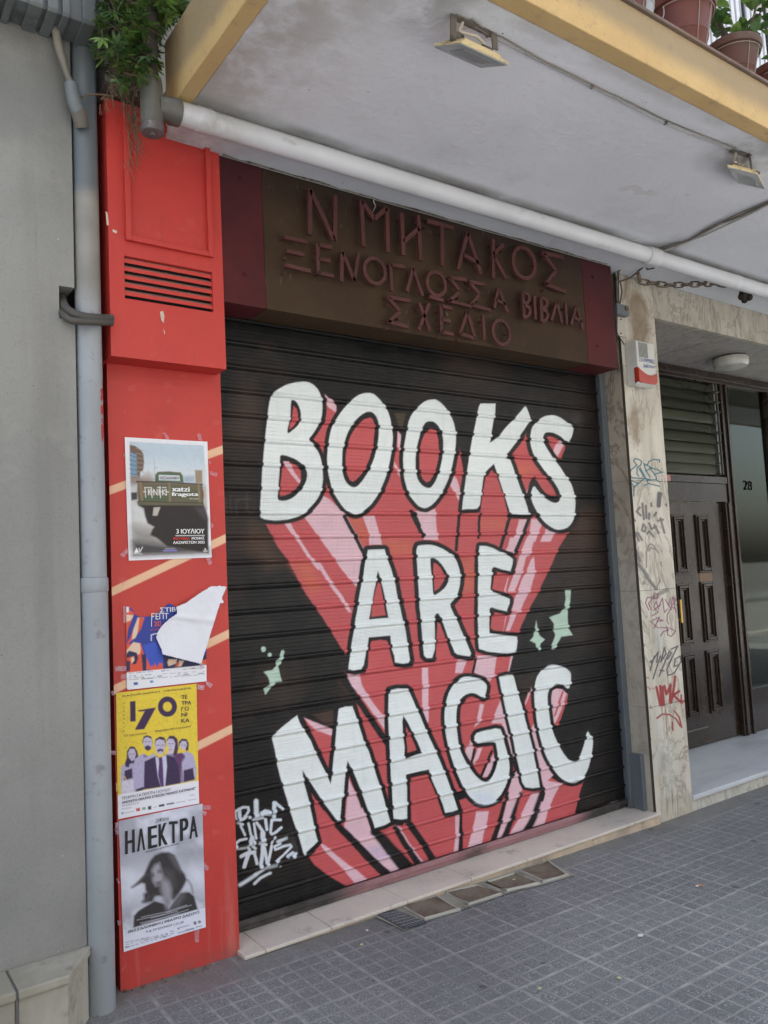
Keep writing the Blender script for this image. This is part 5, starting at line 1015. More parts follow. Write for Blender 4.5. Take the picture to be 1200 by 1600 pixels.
        gr(G2, (.27, .05, .15), 1.25, '215,340 183,270 200,215 238,213 243,240 212,275 242,342', '248,400 312,362 265,312 290,250 312,332', '262,345 330,290', '318,305 352,220 372,365 402,330', '380,235 412,290 432,228', '412,290 440,335', '440,285 458,210 488,235 440,305 490,335 482,362', '466,215 475,330', '440,320 402,380 398,450 415,482', '233,455 322,410 272,520', '235,458 312,522', '318,430 360,447 300,452', '330,515 400,520 412,545 365,552 335,598', '395,500 405,590 440,605 486,550 415,517', '270,170 310,180 300,230 262,225 270,185')
        gr(G2, (.10, .105, .105), 1.8, '228,945 272,800', '240,872 310,758 295,862', '258,1028 332,800', '338,852 372,715 388,780 332,862', '368,882 422,750 442,772 402,832', '415,882 505,700', '440,732 505,700', '318,1002 368,888', '328,942 368,950', '440,838 395,940 410,995 472,970 540,850 530,800 480,832 470,905 505,890', '228,860 245,845')
        RD = (.42, .025, .03)
        gr(G2, RD, 3.4, '292,1110 332,1292', '330,1100 348,1290', '352,1112 368,1290', '372,1100 392,1182 432,1098', '432,1085 428,1262', '478,1005 470,1100 440,1268', '462,1190 520,1152', '462,1190 545,1270', soft=.9); gr(G2, RD, 2.2, '298,1422 350,1382 420,1385 490,1430 530,1500', '470,1350 520,1412 545,1515', '450,1460 455,1542', '540,1190 540,1260', '545,1262 575,1250', soft=.8); gr(G2, (.42, .06, .06), .9, '345,1290 350,1385', '378,1290 395,1500 402,1590', '540,1270 550,1360', soft=.5, op=.7)
        gr(G2, (.45, .09, .07), 1.8, '168,1070 188,1102', '190,1015 212,1020', '205,1110 235,1135', '258,1120 265,1128', '170,685 172,700', '232,1300 240,1325', soft=.8, op=.7)
        o = grid_obj('front_slab', np.stack([X, np.zeros_like(X), Zz], -1), m.mat, t); set_paint(o, p.c)
pier()
def pier_things():
    # alarm siren box
    ay = -.085; a = U(993, 530, 'y', ay); b = U(1021, 533, 'y', ay); c = U(992, 597, 'y', ay)
    x0, x1, zt, zb = a.x, b.x, a.z, c.z
    t = thing('alarm_siren', ((x0+x1)/2, 0, zb), 'white alarm box with a red lower lens and phone number on the marble pier', 'alarm box')
    wh = painted('siren_plastic', (.62, .62, .58), (.55, .55, .50), .45, (.40, .37, .30), 9, .6, .8, 0, 60, fine=.01)
    w_ = x1-x0; h = zt-zb
    prof = [(-.001, 0), (-.001, h), (ay+.012, h), (ay, h-.01), (ay, h*.12), (ay+.012, .0), (ay+.035, -.012)]
    mb = MB(); mb.prism([(x0, y_, zb+z_) for y_, z_ in prof], (w_, 0, 0)); mb.build('housing', wh, t, bevel=.004)
    lens = M('red_lens', .3, 0, .5); lens.color(lens.mix(lens.noise(9, 4).ramp(.35, .7), (.45, .05, .026), (.34, .036, .022)))
    top = [(x0+w_*f, zb+h*(.34+.0-.16*math.sin(f*math.pi*.78)+.04*f)) for f in np.linspace(0, 1, 12)]
    mb = MB(); mb.prism([(x0-.004, ay+.025, zb+.005), (x0-.004, ay-.006, zb+.010)]+[(x0-.004, ay-.006, zb+h*.36), (x0-.004, ay+.025, zb+h*.36)], (.0035, 0, 0))
    pts = [(x, ay-.008, z) for x, z in top]+[(x1, ay-.008, zb+h*.07), (x1-w_*.12, ay-.008, zb+.002), (x0+.012, ay-.008, zb+.003), (x0-.003, ay-.008, zb+.012)]
    mb.prism(pts, (0, .0075, 0)); mb.build('red_lens', lens.mat, t)
    mb = MB()
    for k in range(13): z_ = zt-h*(.06+.026*k); mb.box(x0+w_*.12, x0+w_*.62, ay-.0016, ay-.0002, z_-.0035, z_)
    mb.build('louvre', flat('louvre_dark', (.06, .06, .055), .7), t)
    mb = MB(); bl = ink((.06, .09, .30)); yy = ay-.0015
    z_ = (960, 400, 5.0); fy = lambda q: [(q[0]/5+960, q[1]/5+400)]
    text_to(mb, '2310999002', Vector((x0+w_*.10, yy, zb+h*.50)), Vector((x1-w_*.03, yy, zb+h*.50)), Vector((x0+w_*.10, yy, zb+h*.60)), 'y', yy, .0, raw=True)
    text_to(mb, 'tel', Vector((x0+w_*.30, yy, zb+h*.375)), Vector((x0+w_*.56, yy, zb+h*.375)), Vector((x0+w_*.33, yy, zb+h*.48)), 'y', yy, .01, raw=True)
    text_to(mb, 'star', Vector((x0+w_*.60, yy, zb+h*.39)), Vector((x0+w_*.97, yy, zb+h*.39)), Vector((x0+w_*.63, yy, zb+h*.46)), 'y', yy, 0, raw=True)
    mb.build('lettering', bl, t)
    # grey junction box, mounting plate and wires
    p = U(964, 473, 'y', -.045); q = U(984, 494, 'y', -.045)
    t = thing('junction_box', (p.x+.05, 0, q.z), 'small grey junction box at the top of the marble pier beside the sign', 'junction box')
    gb = painted('box_grey', (.17, .18, .195), (.13, .14, .15), .5, (.10, .09, .08), 10)
    mb = MB(); mb.box(p.x, q.x, -.045, -.0005, q.z, p.z); mb.build('housing', gb, t, bevel=.004)
    mb = MB(); mb.tube([(q.x-.03, -.0452, (p.z+q.z)/2+.01), (q.x-.03, -.052, (p.z+q.z)/2+.01)], .014, 12); mb.build('knockout', flat('rust_spot', (.14, .10, .06), .8), t)
    p2 = U(963, 494, 'y', -.012); q2 = U(978, 527, 'y', -.012)
    t = thing('mounting_plate', (p2.x+.03, 0, q2.z), 'narrow white screw plate between the junction box and the alarm box', 'plate')
    mb = MB(); mb.box(p2.x, q2.x, -.012, -.0005, q2.z, p2.z); mb.build('plate', painted('plate_white', (.50, .47, .41), (.42, .39, .33), .6, (.3, .26, .2), 12), t, bevel=.002)
    for yy in (499, 521):
        s = U(970, yy, 'y', -.013); mb = MB(); mb.tube([(s.x, -.0122, s.z), (s.x, -.016, s.z)], .0055, 8); mb.build('screw', flat('plate_screw', (.05, .045, .04), .5), t)
    t = thing('wire_tangle', tuple(U(968, 440, 'y', -.02)), 'loose thin dark wires running down from the white pipe to the junction box', 'wires')
    wd = painted('old_wire', (.075, .068, .06), (.12, .105, .085), .7)
    for pts, ys, r in (([(1040, 388), (1020, 400), (1002, 420), (985, 434), (968, 440)], [-.30, -.22, -.12, -.04, -.02], .0055), ([(994, 412), (975, 416), (967, 424), (966, 450), (967, 475)], [-.10, -.05, -.03, -.02, -.02], .005), ([(966, 424), (963, 440), (964, 474)], [-.03, -.015, -.015], .006), ([(966, 470), (964, 500), (964, 520), (975, 538)], [-.03, -.02, -.02, -.02], .004), ([(969, 440), (972, 455), (969, 474)], [-.02, -.03, -.025], .0045), ([(1032, 408), (1030, 398), (1036, 385)], [-.25, -.30, -.34], .004), ([(1005, 415), (1012, 421), (1022, 419)], [-.1, -.15, -.2], .005)):
        mb = MB(); mb.tube([U(a, b, 'y', y_) for (a, b), y_ in zip(pts, ys)], r, 6); mb.build('wire', wd, t, smooth=True)
    # chain
    ends = [U(1000, 440, 'z', 3.33), U(1046, 446, 'z', 3.33), U(1090, 444, 'z', 3.335), U(1123, 443, 'z', 3.34), U(1168, 452, 'z', 3.34), U(1176, 452, 'z', 3.34)]
    t = thing('hanging_chain', tuple(ends[0]), 'rusty chain stretched from the top of the marble pier under the soffit', 'chain')
    ch = painted('rusty_chain', (.17, .13, .09), (.09, .07, .05), .7, (.25, .19, .13), 30, .45, .6)
    def along(f):
        f *= len(ends)-1; i = min(int(f), len(ends)-2); return ends[i].lerp(ends[i+1], f-i)
    N = 17
    for k in range(N):
        p = along(k/N); q = along((k+1)/N); d = (q-p); L = d.length; d.normalize(); s = d.cross(Vector((0, 0, 1))).normalized(); up = s.cross(d)
        s2 = (s if k % 2 else up); c = (p+q)/2; lp = []
        for j in range(16):
            a = 2*math.pi*j/16; cx_ = math.cos(a); lp.append(c+d*((.30*L*(1 if cx_ > 0 else -1) if abs(cx_) > .05 else 0)+cx_*L*.36)+s2*math.sin(a)*.017)
        mb = MB(); mb.tube(lp, .0055, 6, closed=True); mb.build('link', ch, t, smooth=True)
    mb = MB(); e = ends[-1]; mb.tube([e, U(1200, 453, 'z', 3.34), U(1235, 455, 'z', 3.34)], .005, 6); mb.build('end_wire', ch, t, smooth=True)
    mb = MB(); mb.tube([U(997, 427, 'z', 3.36), U(1000, 440, 'z', 3.33)], .012, 6); mb.build('anchor', ch, t)
    c = U(1163, 459, 'z', 3.31); t = thing('dark_clump', tuple(c), 'dark ragged clump hanging from the rusty chain', 'clump')
    mb = MB()
    for k in range(9):
        a = c+Vector((random.uniform(-.025, .025), random.uniform(-.02, .02), random.uniform(-.035, .045))); bm_ = [(0.001, -.028), (.017, -.02), (.024, 0), (.016, .02), (.001, .027)]
        mb.lathe(bm_, a, 7)
    mb.build('lump', painted('clump_dark', (.022, .018, .016), (.04, .03, .025), .95, None, bump=.8), t)
pier_things()
# ================================================================== house above: wall, balcony slab with soffit, lintel, entrance recess
CX0, CY0, CZ = 1.09, -1.42, 3.388
def house():
    t = thing('apartment_house', (4, 1, 0), 'pale apartment house with a yellow edged balcony over the shop and its door', 'building')
    wall = painted('house_wall', (.50, .47, .41), (.42, .40, .36), .85, (.25, .23, .20), 3, .55, .8)
    mb = MB(); mb.box(.93, 14, .004, .70, 3.60, 7.6); mb.box(.93, 4.5, 2.3, 6, 3.60, 7.6); mb.box(9.5, 14, 2.3, 6, 3.60, 7.6); mb.box(4.501, 9.499, 2.3, 6, 3.60, 7.6); mb.box(.93, 4.5, .701, 2.299, 3.60, 7.6); mb.box(9.5, 14, .701, 2.299, 3.60, 7.6); mb.box(.94, 14, .35, .72, 3.389, 3.60); mb.box(.93, 1.40, .345, .8, -.1, 3.389); mb.box(1.40, 4.09, .345, .8, 2.85, 3.388)  # open well above the lobby is added to let sky light in
    mb.build('wall', wall, t)
    mb = MB(); mb.box(1.30, 4.06, .33, .344, .06, 3.38); mb.build('shop_back', flat('unlit_back', (.03, .03, .03), .9), t)
    # soffit: flat painted slab
    m = M('soffit_paint', .75); x, y, z = m.xyz(); b = m.mix(m.noise(1.1, 5).ramp(.33, .7), (.715, .735, .77), (.635, .66, .70))
    left = x.ramp(1.75, 1.10)*m.noise(4, 6, .65).ramp(.32, .62); b = m.mix(left*.75, b, (.30, .265, .21))
    seam_shade = (y+.365).abs().ramp(.075, .012)*m.noise(2.2, 5).ramp(.22, .6); b = m.mix(seam_shade*.75, b, (.21, .20, .18)); edge = (y+1.33).abs().ramp(.05, .0)*m.noise(5, 5).ramp(.3, .6); b = m.mix(edge*.4, b, (.33, .31, .27)); b = m.mix(m.noise(55, 3).ramp(.60, .72)*.22, b, (.40, .40, .40))  # dirty seam along pipe and slab edge, with contact shade painted in
    fl = m.noise(1.6, 8, .7).ramp(.56, .70); b = m.mix(fl*.2, b, (.43, .42, .41))
    for lx, ly, rr in ((1.60, -1.30, .26), (3.45, -1.27, .30), (4.02, -.40, .2)):     # soot round the lamps
        d = ((x-lx)*(x-lx)+(y-ly)*(y-ly)).op('SQRT'); b = m.mix(d.ramp(rr, .02)*m.noise(9, 4).ramp(.25, .6)*.6, b, (.20, .19, .17))
    b = m.mix((m.noise(5.5, 2).gt(.70)), b, (.60, .60, .61)); b = m.mix(m.voro(7).lt(.022), b, (.05, .045, .04))
    m.color(b); m.bump(m.noise(2.5, 6)*1.2+m.noise(30, 4)*.45, .6, .014)
    mb = MB(); mb.box(CX0+.062, 14, CY0+.07, .345, CZ, CZ+.16); so_ = mb.build('balcony_slab', m.mat, t)
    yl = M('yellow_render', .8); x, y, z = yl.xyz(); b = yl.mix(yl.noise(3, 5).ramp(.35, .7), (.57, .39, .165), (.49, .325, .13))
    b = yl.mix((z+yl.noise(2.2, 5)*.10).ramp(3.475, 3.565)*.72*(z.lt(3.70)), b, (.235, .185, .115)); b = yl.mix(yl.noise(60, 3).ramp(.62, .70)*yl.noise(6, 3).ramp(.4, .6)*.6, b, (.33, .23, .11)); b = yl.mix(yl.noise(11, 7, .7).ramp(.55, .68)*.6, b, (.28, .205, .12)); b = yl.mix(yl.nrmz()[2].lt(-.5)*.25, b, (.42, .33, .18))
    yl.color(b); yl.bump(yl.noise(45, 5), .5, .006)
    fz = 3.585
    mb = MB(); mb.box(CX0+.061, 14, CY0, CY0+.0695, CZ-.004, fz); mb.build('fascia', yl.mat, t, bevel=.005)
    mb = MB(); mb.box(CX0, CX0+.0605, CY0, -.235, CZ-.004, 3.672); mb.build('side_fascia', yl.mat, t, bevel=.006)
    mb = MB(); mb.box(CX0+.062, 14, CY0-.012, CY0+.30, fz+.0005, fz+.014); mb.build('kerb_edge', painted('balcony_edge', (.17, .115, .085), (.11, .085, .07), .8, (.25, .2, .16), 20), t, bevel=.003)
    mb = MB(); mb.box(CX0+.062, 14, CY0+.301, .003, CZ+.161, fz); mb.build('balcony_floor', wall, t)
    # flaking strip where soffit meets the sign
    mb = MB(); xx = 1.40; fr = random.Random(2); zz = CZ-.0006
    pts = []; 
    while xx < 4.0: pts.append((xx, SGY-.006-fr.uniform(0, .018))); xx += fr.uniform(.03, .09)
    mb.poly([(x_, y_, zz) for x_, y_ in pts]+[(pts[-1][0], SGY-.0015, zz), (pts[0][0], SGY-.0015, zz)]); mb.build('flaked_edge', painted('flaked_plaster', (.34, .31, .25), (.22, .20, .16), .9, (.12, .10, .08), 25, .5, .6), t)
    # lintel over the entrance
    lm, b = marble('lintel_marble', (.47, .44, .37), (.39, .355, .29), (.24, .21, .165)); lm.color(b); lm.bump(lm.noise(60, 4), .12, .002)
    xs = [PX1+.001, U(1072, 470, 'y', 0).x, U(1149, 505, 'y', 0).x, 6.15, 7.0, 8.0, 9.0]
    for a, b_ in zip(xs[:-1], xs[1:]):
        mb = MB(); mb.box(a+.0015, b_-.0015, .0, .035, 3.147, 3.387); mb.build('lintel_slab', lm.mat, t)
    mb = MB(); mb.box(PX1+.001, 9, .003, .034, 3.149, 3.386); mb.build('lintel_joint', flat('lintel_joint', (.08, .07, .055), .9), t)
    cm, b = marble('ceiling_stone', (.37, .345, .325), (.31, .29, .275), (.22, .20, .185), .55); cm.color(b)
    xs = [PX1+.001, 4.74, 5.32, 5.90, 6.48, 7.06, 7.64, 9.0]
    for a, b_ in zip(xs[:-1], xs[1:]):
        mb = MB(); mb.box(a+.002, b_-.002, .036, .86, 3.153+random.uniform(0, .001), 3.20); mb.build('entrance_ceiling', cm.mat, t)
    mb = MB(); mb.box(PX1, 9, .0361, .86, 3.158, 3.21); mb.build('ceiling_joint', flat('ceiling_joint', (.07, .065, .06), .9), t)
    # entrance landing
    lz = .098
    wm = M('landing_marble', .32, 0, .5); v = wm.mapped((.5, 1.3, 1), (0, 0, R(20))); b = wm.mix(wm.noise(1.8, 8, .62, v, .8).ramp(.35, .68), (.58, .605, .635), (.42, .44, .47)); b = wm.mix(wm.noise(8, 6).ramp(.58, .75)*.3, b, (.34, .34, .35)); wm.color(b)
    mb = MB(); mb.box(PX1+.001, 9, -.012, .86, .068, lz); mb.build('landing', wm.mat, t, bevel=.005)
    rm, b = marble('riser_marble', (.56, .55, .49), (.47, .45, .39), (.33, .31, .25)); rm.color(b)
    for a, b_ in zip([PX1+.001, 5.18, 6.1, 7.0], [5.178, 6.098, 6.998, 9.0]):
        mb = MB(); mb.box(a, b_, .003, .03, -.05, .0675); mb.build('riser', rm.mat, t)
    # lobby seen through the glass
    lw, b = marble('lobby_marble', (.66, .74, .64), (.46, .55, .47), (.27, .35, .29), .5); x, y, z = lw.xyz(); b = lw.mix(z.gt(1.36), b, lw.mix(lw.noise(2, 4).ramp(.35, .7), (.66, .66, .54), (.58, .58, .47))); b = lw.mix(z.gt(1.28)*z.lt(1.36), b, (.04, .055, .05)); lw.color(b)
    mb = MB(); mb.box(4.5, 10, 1.60, 1.7, 0, 3.62); mb.box(9.5, 9.6, .8, 1.599, 0, 3.62); mb.box(4.4, 4.499, .8, 1.599, 0, 3.62); mb.build('lobby_wall', lw.mat, t)
    mb = MB(); mb.box(4.5, 9.5, .861, 2.45, .05, .0975); mb.build('lobby_floor', wm.mat, t)
        # shutters of the balcony door behind the pots
    ws = painted('white_slats', (.66, .67, .68), (.58, .59, .6), .5); x_ = 3.05
    bd = MB()
    while x_ < 6.2: bd.box(x_, x_+.045, -.035, .0, 3.61, 5.9); x_ += .075
    bd.build('balcony_shutter', ws, t)
house()
# ================================================================== white pipe under the soffit
def white_pipe():
    y0, zc = -.333, 3.338
    P0 = U(258, 181, 'y', y0); t = thing('white_pipe', (1.06, y0, 3.3), 'long white waste pipe running under the balcony soffit above the sign', 'pipe')
    wp = M('white_pvc', .4, 0, .45); x, y, z = wp.xyz(); b = wp.mix(wp.noise(2.4, 6).ramp(.35, .7), (.62, .635, .655), (.54, .55, .565)); b = wp.mix(wp.noise(7, 7, .7, wp.mapped((.4, 1, 1))).ramp(.60, .72)*.55, b, (.27, .245, .20)); b = wp.mix(((x-1.2).abs()).ramp(.3, .0)*wp.noise(10, 4).ramp(.3, .6)*.6, b, (.30, .27, .22)); b = wp.mix(wp.nrmz()[2].ramp(.3, .85)*.6, b, (.20, .185, .16)); wp.color(b); wp.bump(wp.noise(25, 4), .12, .003)
    def at(f): return Vector((f, y0+(f-1.1)*-.006, zc+.001*math.sin(f*2.2)))
    mb = MB(); mb.tube([at(1.10+k*(9-1.10)/40) for k in range(41)], .0455, 24); mb.build('tube', wp.mat, t, smooth=True)
    for px_, r in ((316, .049), (1018, .0535), (1152, .0475)):
        f = U(px_, {316: 190, 1018: 401, 1152: 438}[px_], 'z', zc).x; mb = MB(); L = .035 if px_ != 1018 else .055
        mb.tube([at(f-L), at(f-L+.006), at(f+L-.006), at(f+L)], [r-.004, r, r, r-.004], 24); mb.build('coupling', wp.mat, t, smooth=True)
    gm = painted('grey_tee_pvc', (.115, .11, .09), (.07, .068, .058), .4, (.20, .18, .14), 7, .52, .7)
    c = Vector((U(237, 165, 'y', y0).x, y0, zc-.005))
    mb = MB(); mb.lathe([(.034, .105), (.039, .10), (.0415, .07), (.0415, -.070), (.038, -.080)], c); mb.tube([c+Vector((.02, 0, .002)), c+Vector((.060, 0, .004)), c+Vector((.072, 0, .004)), c+Vector((.105, 0, .005))], [.043, .045, .0505, .0505], 24); mb.build('tee', gm, t, smooth=True)
    mb = MB(); mb.lathe([(.036, -.074), (.041, -.078), (.043, -.092), (.041, -.106), (.033, -.109), (.012, -.109), (.010, -.115), (.0001, -.116)], c); mb.build('end_cap', painted('cap_grey', (.12, .10, .10), (.075, .065, .068), .5, (.25, .22, .19), 12, .5, .65), t, smooth=True)
    rs = painted('rust_pipe', (.085, .066, .05), (.045, .038, .032), .85, (.16, .12, .085), 14, .55, .7)
    mb = MB(); mb.tube([c+Vector((-.003, .004, .1)), c+Vector((0, .01, .4)), c+Vector((0, .01, 1.2))], [.031, .033, .033], 18); mb.build('riser', rs, t, smooth=True)
white_pipe()
def cables():
    cw = painted('pale_cable', (.42, .41, .39), (.28, .27, .25), .6, (.12, .11, .10), 14); dk = painted('sooty_cable', (.13, .12, .105), (.24, .22, .19), .75)
    zc = CZ-.007
    t = thing('soffit_cable', tuple(U(900, 120, 'z', zc)), 'thin twin cable clipped along the soffit between the two floodlights', 'cable')
    for dy, pts in ((0, [(737, 30), (760, 48), (785, 58), (810, 72), (850, 95), (900, 119), (940, 139), (985, 160), (1030, 183), (1070, 200), (1100, 212), (1150, 231)]), (3, [(742, 38), (765, 51), (790, 65), (830, 86), (880, 111), (930, 136), (975, 158), (1025, 183), (1065, 201), (1105, 216), (1150, 233)])):
        mb = MB(); mb.tube([U(a, b+dy, 'z', zc) for a, b in pts], .0029, 6); mb.build('wire', cw if dy else dk, t, smooth=True)
    for a, b in ((762, 52), (925, 133), (1040, 190)):
        p = U(a, b, 'z', CZ); mb = MB(); mb.box(p.x-.005, p.x+.005, p.y-.008, p.y+.008, CZ-.011, CZ-.0003); mb.build('clip', dk, t)
    t = thing('sagging_wires', tuple(U(1100, 365, 'z', zc)), 'dark bundle of old wires across the soffit from the right floodlight to the white pipe', 'wires')
    for k, off in enumerate(((0, 0), (2.5, 3), (-1, -3), (3, 6))):
        pts = [(1022, 394), (1050, 385), (1075, 376), (1100, 362), (1125, 350), (1160, 335), (1200, 317), (1240, 298)]
        r2 = random.Random(k); mb = MB(); mb.tube([U(a+off[0]+r2.uniform(-2, 2), b+off[1]*(.5+.5*math.sin(i*1.3+k))+r2.uniform(-1, 1), 'z', CZ-.010-.004*(k % 2)) for i, (a, b) in enumerate(pts)], .0048 if k else .006, 6); mb.build('wire', dk if k % 2 == 0 else cw, t, smooth=True)
cables()
def floodlight(label, A, Bk, C, D, top, straps, smudge=0):
    """A, D: plate edge towards the shop; Bk, C: edge towards the street (3-D points)"""
    c = (A+Bk+C+D)/4; t = thing('floodlight', tuple(c+Vector((0, 0, .09))), label, 'floodlight', 'floodlights under the balcony soffit')
    ux = ((D-A)+(C-Bk)).normalized(); uy = ((A-Bk)+(D-C)); L = ((D-A)+(C-Bk)).length/2; Wd = uy.length/2; uy = uy.normalized(); n = ux.cross(uy).normalized(); n = n if n.z > 0 else -n
    ivory = painted('lamp_ivory', (.66, .54, .30), (.52, .43, .26), .5, (.20, .16, .11), 18, .5, .7); dk = painted('lamp_soot', (.12, .105, .09), (.22, .19, .16), .8, (.05, .045, .04), 16, .45, .65)
    gl = M('lamp_glass', .12, 0, .6); gl.color(gl.mix(gl.noise(14, 3), (.30, .325, .33), (.24, .26, .265)))
    def slab(mb, l, w_, n0, n1, sl=.0):
        q = [c+ux*(a*l/2)+uy*(b*w_/2) for a, b in ((-1, -1), (1, -1), (1, 1), (-1, 1))]
        lo = [p+n*n0 for p in q]; hi = [c+(p-c)*(1-sl)+n*n1 for p in q]; mb.add(lo+hi, [(0, 1, 2, 3), (7, 6, 5, 4), (0, 4, 5, 1), (1, 5, 6, 2), (2, 6, 7, 3), (3, 7, 4, 0)])
    mb = MB(); slab(mb, L, Wd, 0, .009); body = mb.build('front_rim', ivory, t, bevel=.002)
    mb = MB(); slab(mb, L*.86, Wd*.84, .0095, .026, .14); mb.build('housing', ivory, t, bevel=.003)
    mb = MB(); slab(mb, L*.98, Wd*.97, -.0035, -.0005); mb.build('glass', gl.mat, t)
    rf = M('lamp_reflector', .35, .3); rf.color((.34, .36, .37)); mb = MB(); slab(mb, L*.60, Wd*.52, -.0052, -.0038); mb.build('reflector', rf.mat, t)
    for s0, s1 in straps:
        mb = MB(); d = (s1-s0).normalized(); mb.bar(s0, s1, .024, .005, Vector((0, -1, 0))); mb.build('bracket', dk, t)
    mb = MB(); mb.bar(top-ux*.085, top+ux*.085, .024, .005, Vector((0, 0, -1))); mb.build('bracket_bar', dk, t)
    mb = MB(); a = c+n*.032-ux*L*.30; b = c+n*.032+ux*L*.22; mb.tube([top-ux*.05-Vector((0, 0, .01)), top-ux*.07-Vector((0, 0, .05)), a+n*.02, a.lerp(b, .5)+n*.022+uy*-.02, b+n*.018, b-n*.002], .0055, 8); mb.build('lead', painted('lead_ivory', (.55, .50, .42), (.38, .34, .28), .6), t, smooth=True)
    for f in (-.33, .28):
        mb = MB(); p = c+ux*L*f+n*.036; mb.tube([p-ux*.02, p+ux*.02], .012, 8); mb.build('knob', dk, t)
def lamps():
    A = U(678, 72, 'y', -1.165); D = U(750, 105, 'y', -1.165); Bk = U(720, 67, 'y', -1.275); C = U(795, 101, 'y', -1.275)
    s1 = U(708, 24, 'z', CZ-.001); s2 = U(771, 52, 'z', CZ-.001); top = (s1+s2)/2+Vector((0, 0, -.003))
    floodlight('ivory edged floodlight hanging alone near the left of the soffit', A, Bk, C, D, top, [(s1, U(707, 66, 'y', -1.24)), (s2, U(773, 78, 'y', -1.24))])
    A = U(1153, 285, 'y', -1.10); D = U(1195, 295, 'y', -1.10); Bk = U(1136, 260, 'y', -1.235); C = U(1184, 272, 'y', -1.235)
    s1 = U(1147, 236, 'z', CZ-.001); s2 = U(1170, 240, 'z', CZ-.001); top = (s1+s2)/2+Vector((0, 0, -.003))
    floodlight('grey faced tilted floodlight with tangled leads at the right end of the soffit', A, Bk, C, D, top, [(s1, U(1152, 262, 'y', -1.21)), (s2, U(1174, 268, 'y', -1.21))])
lamps()
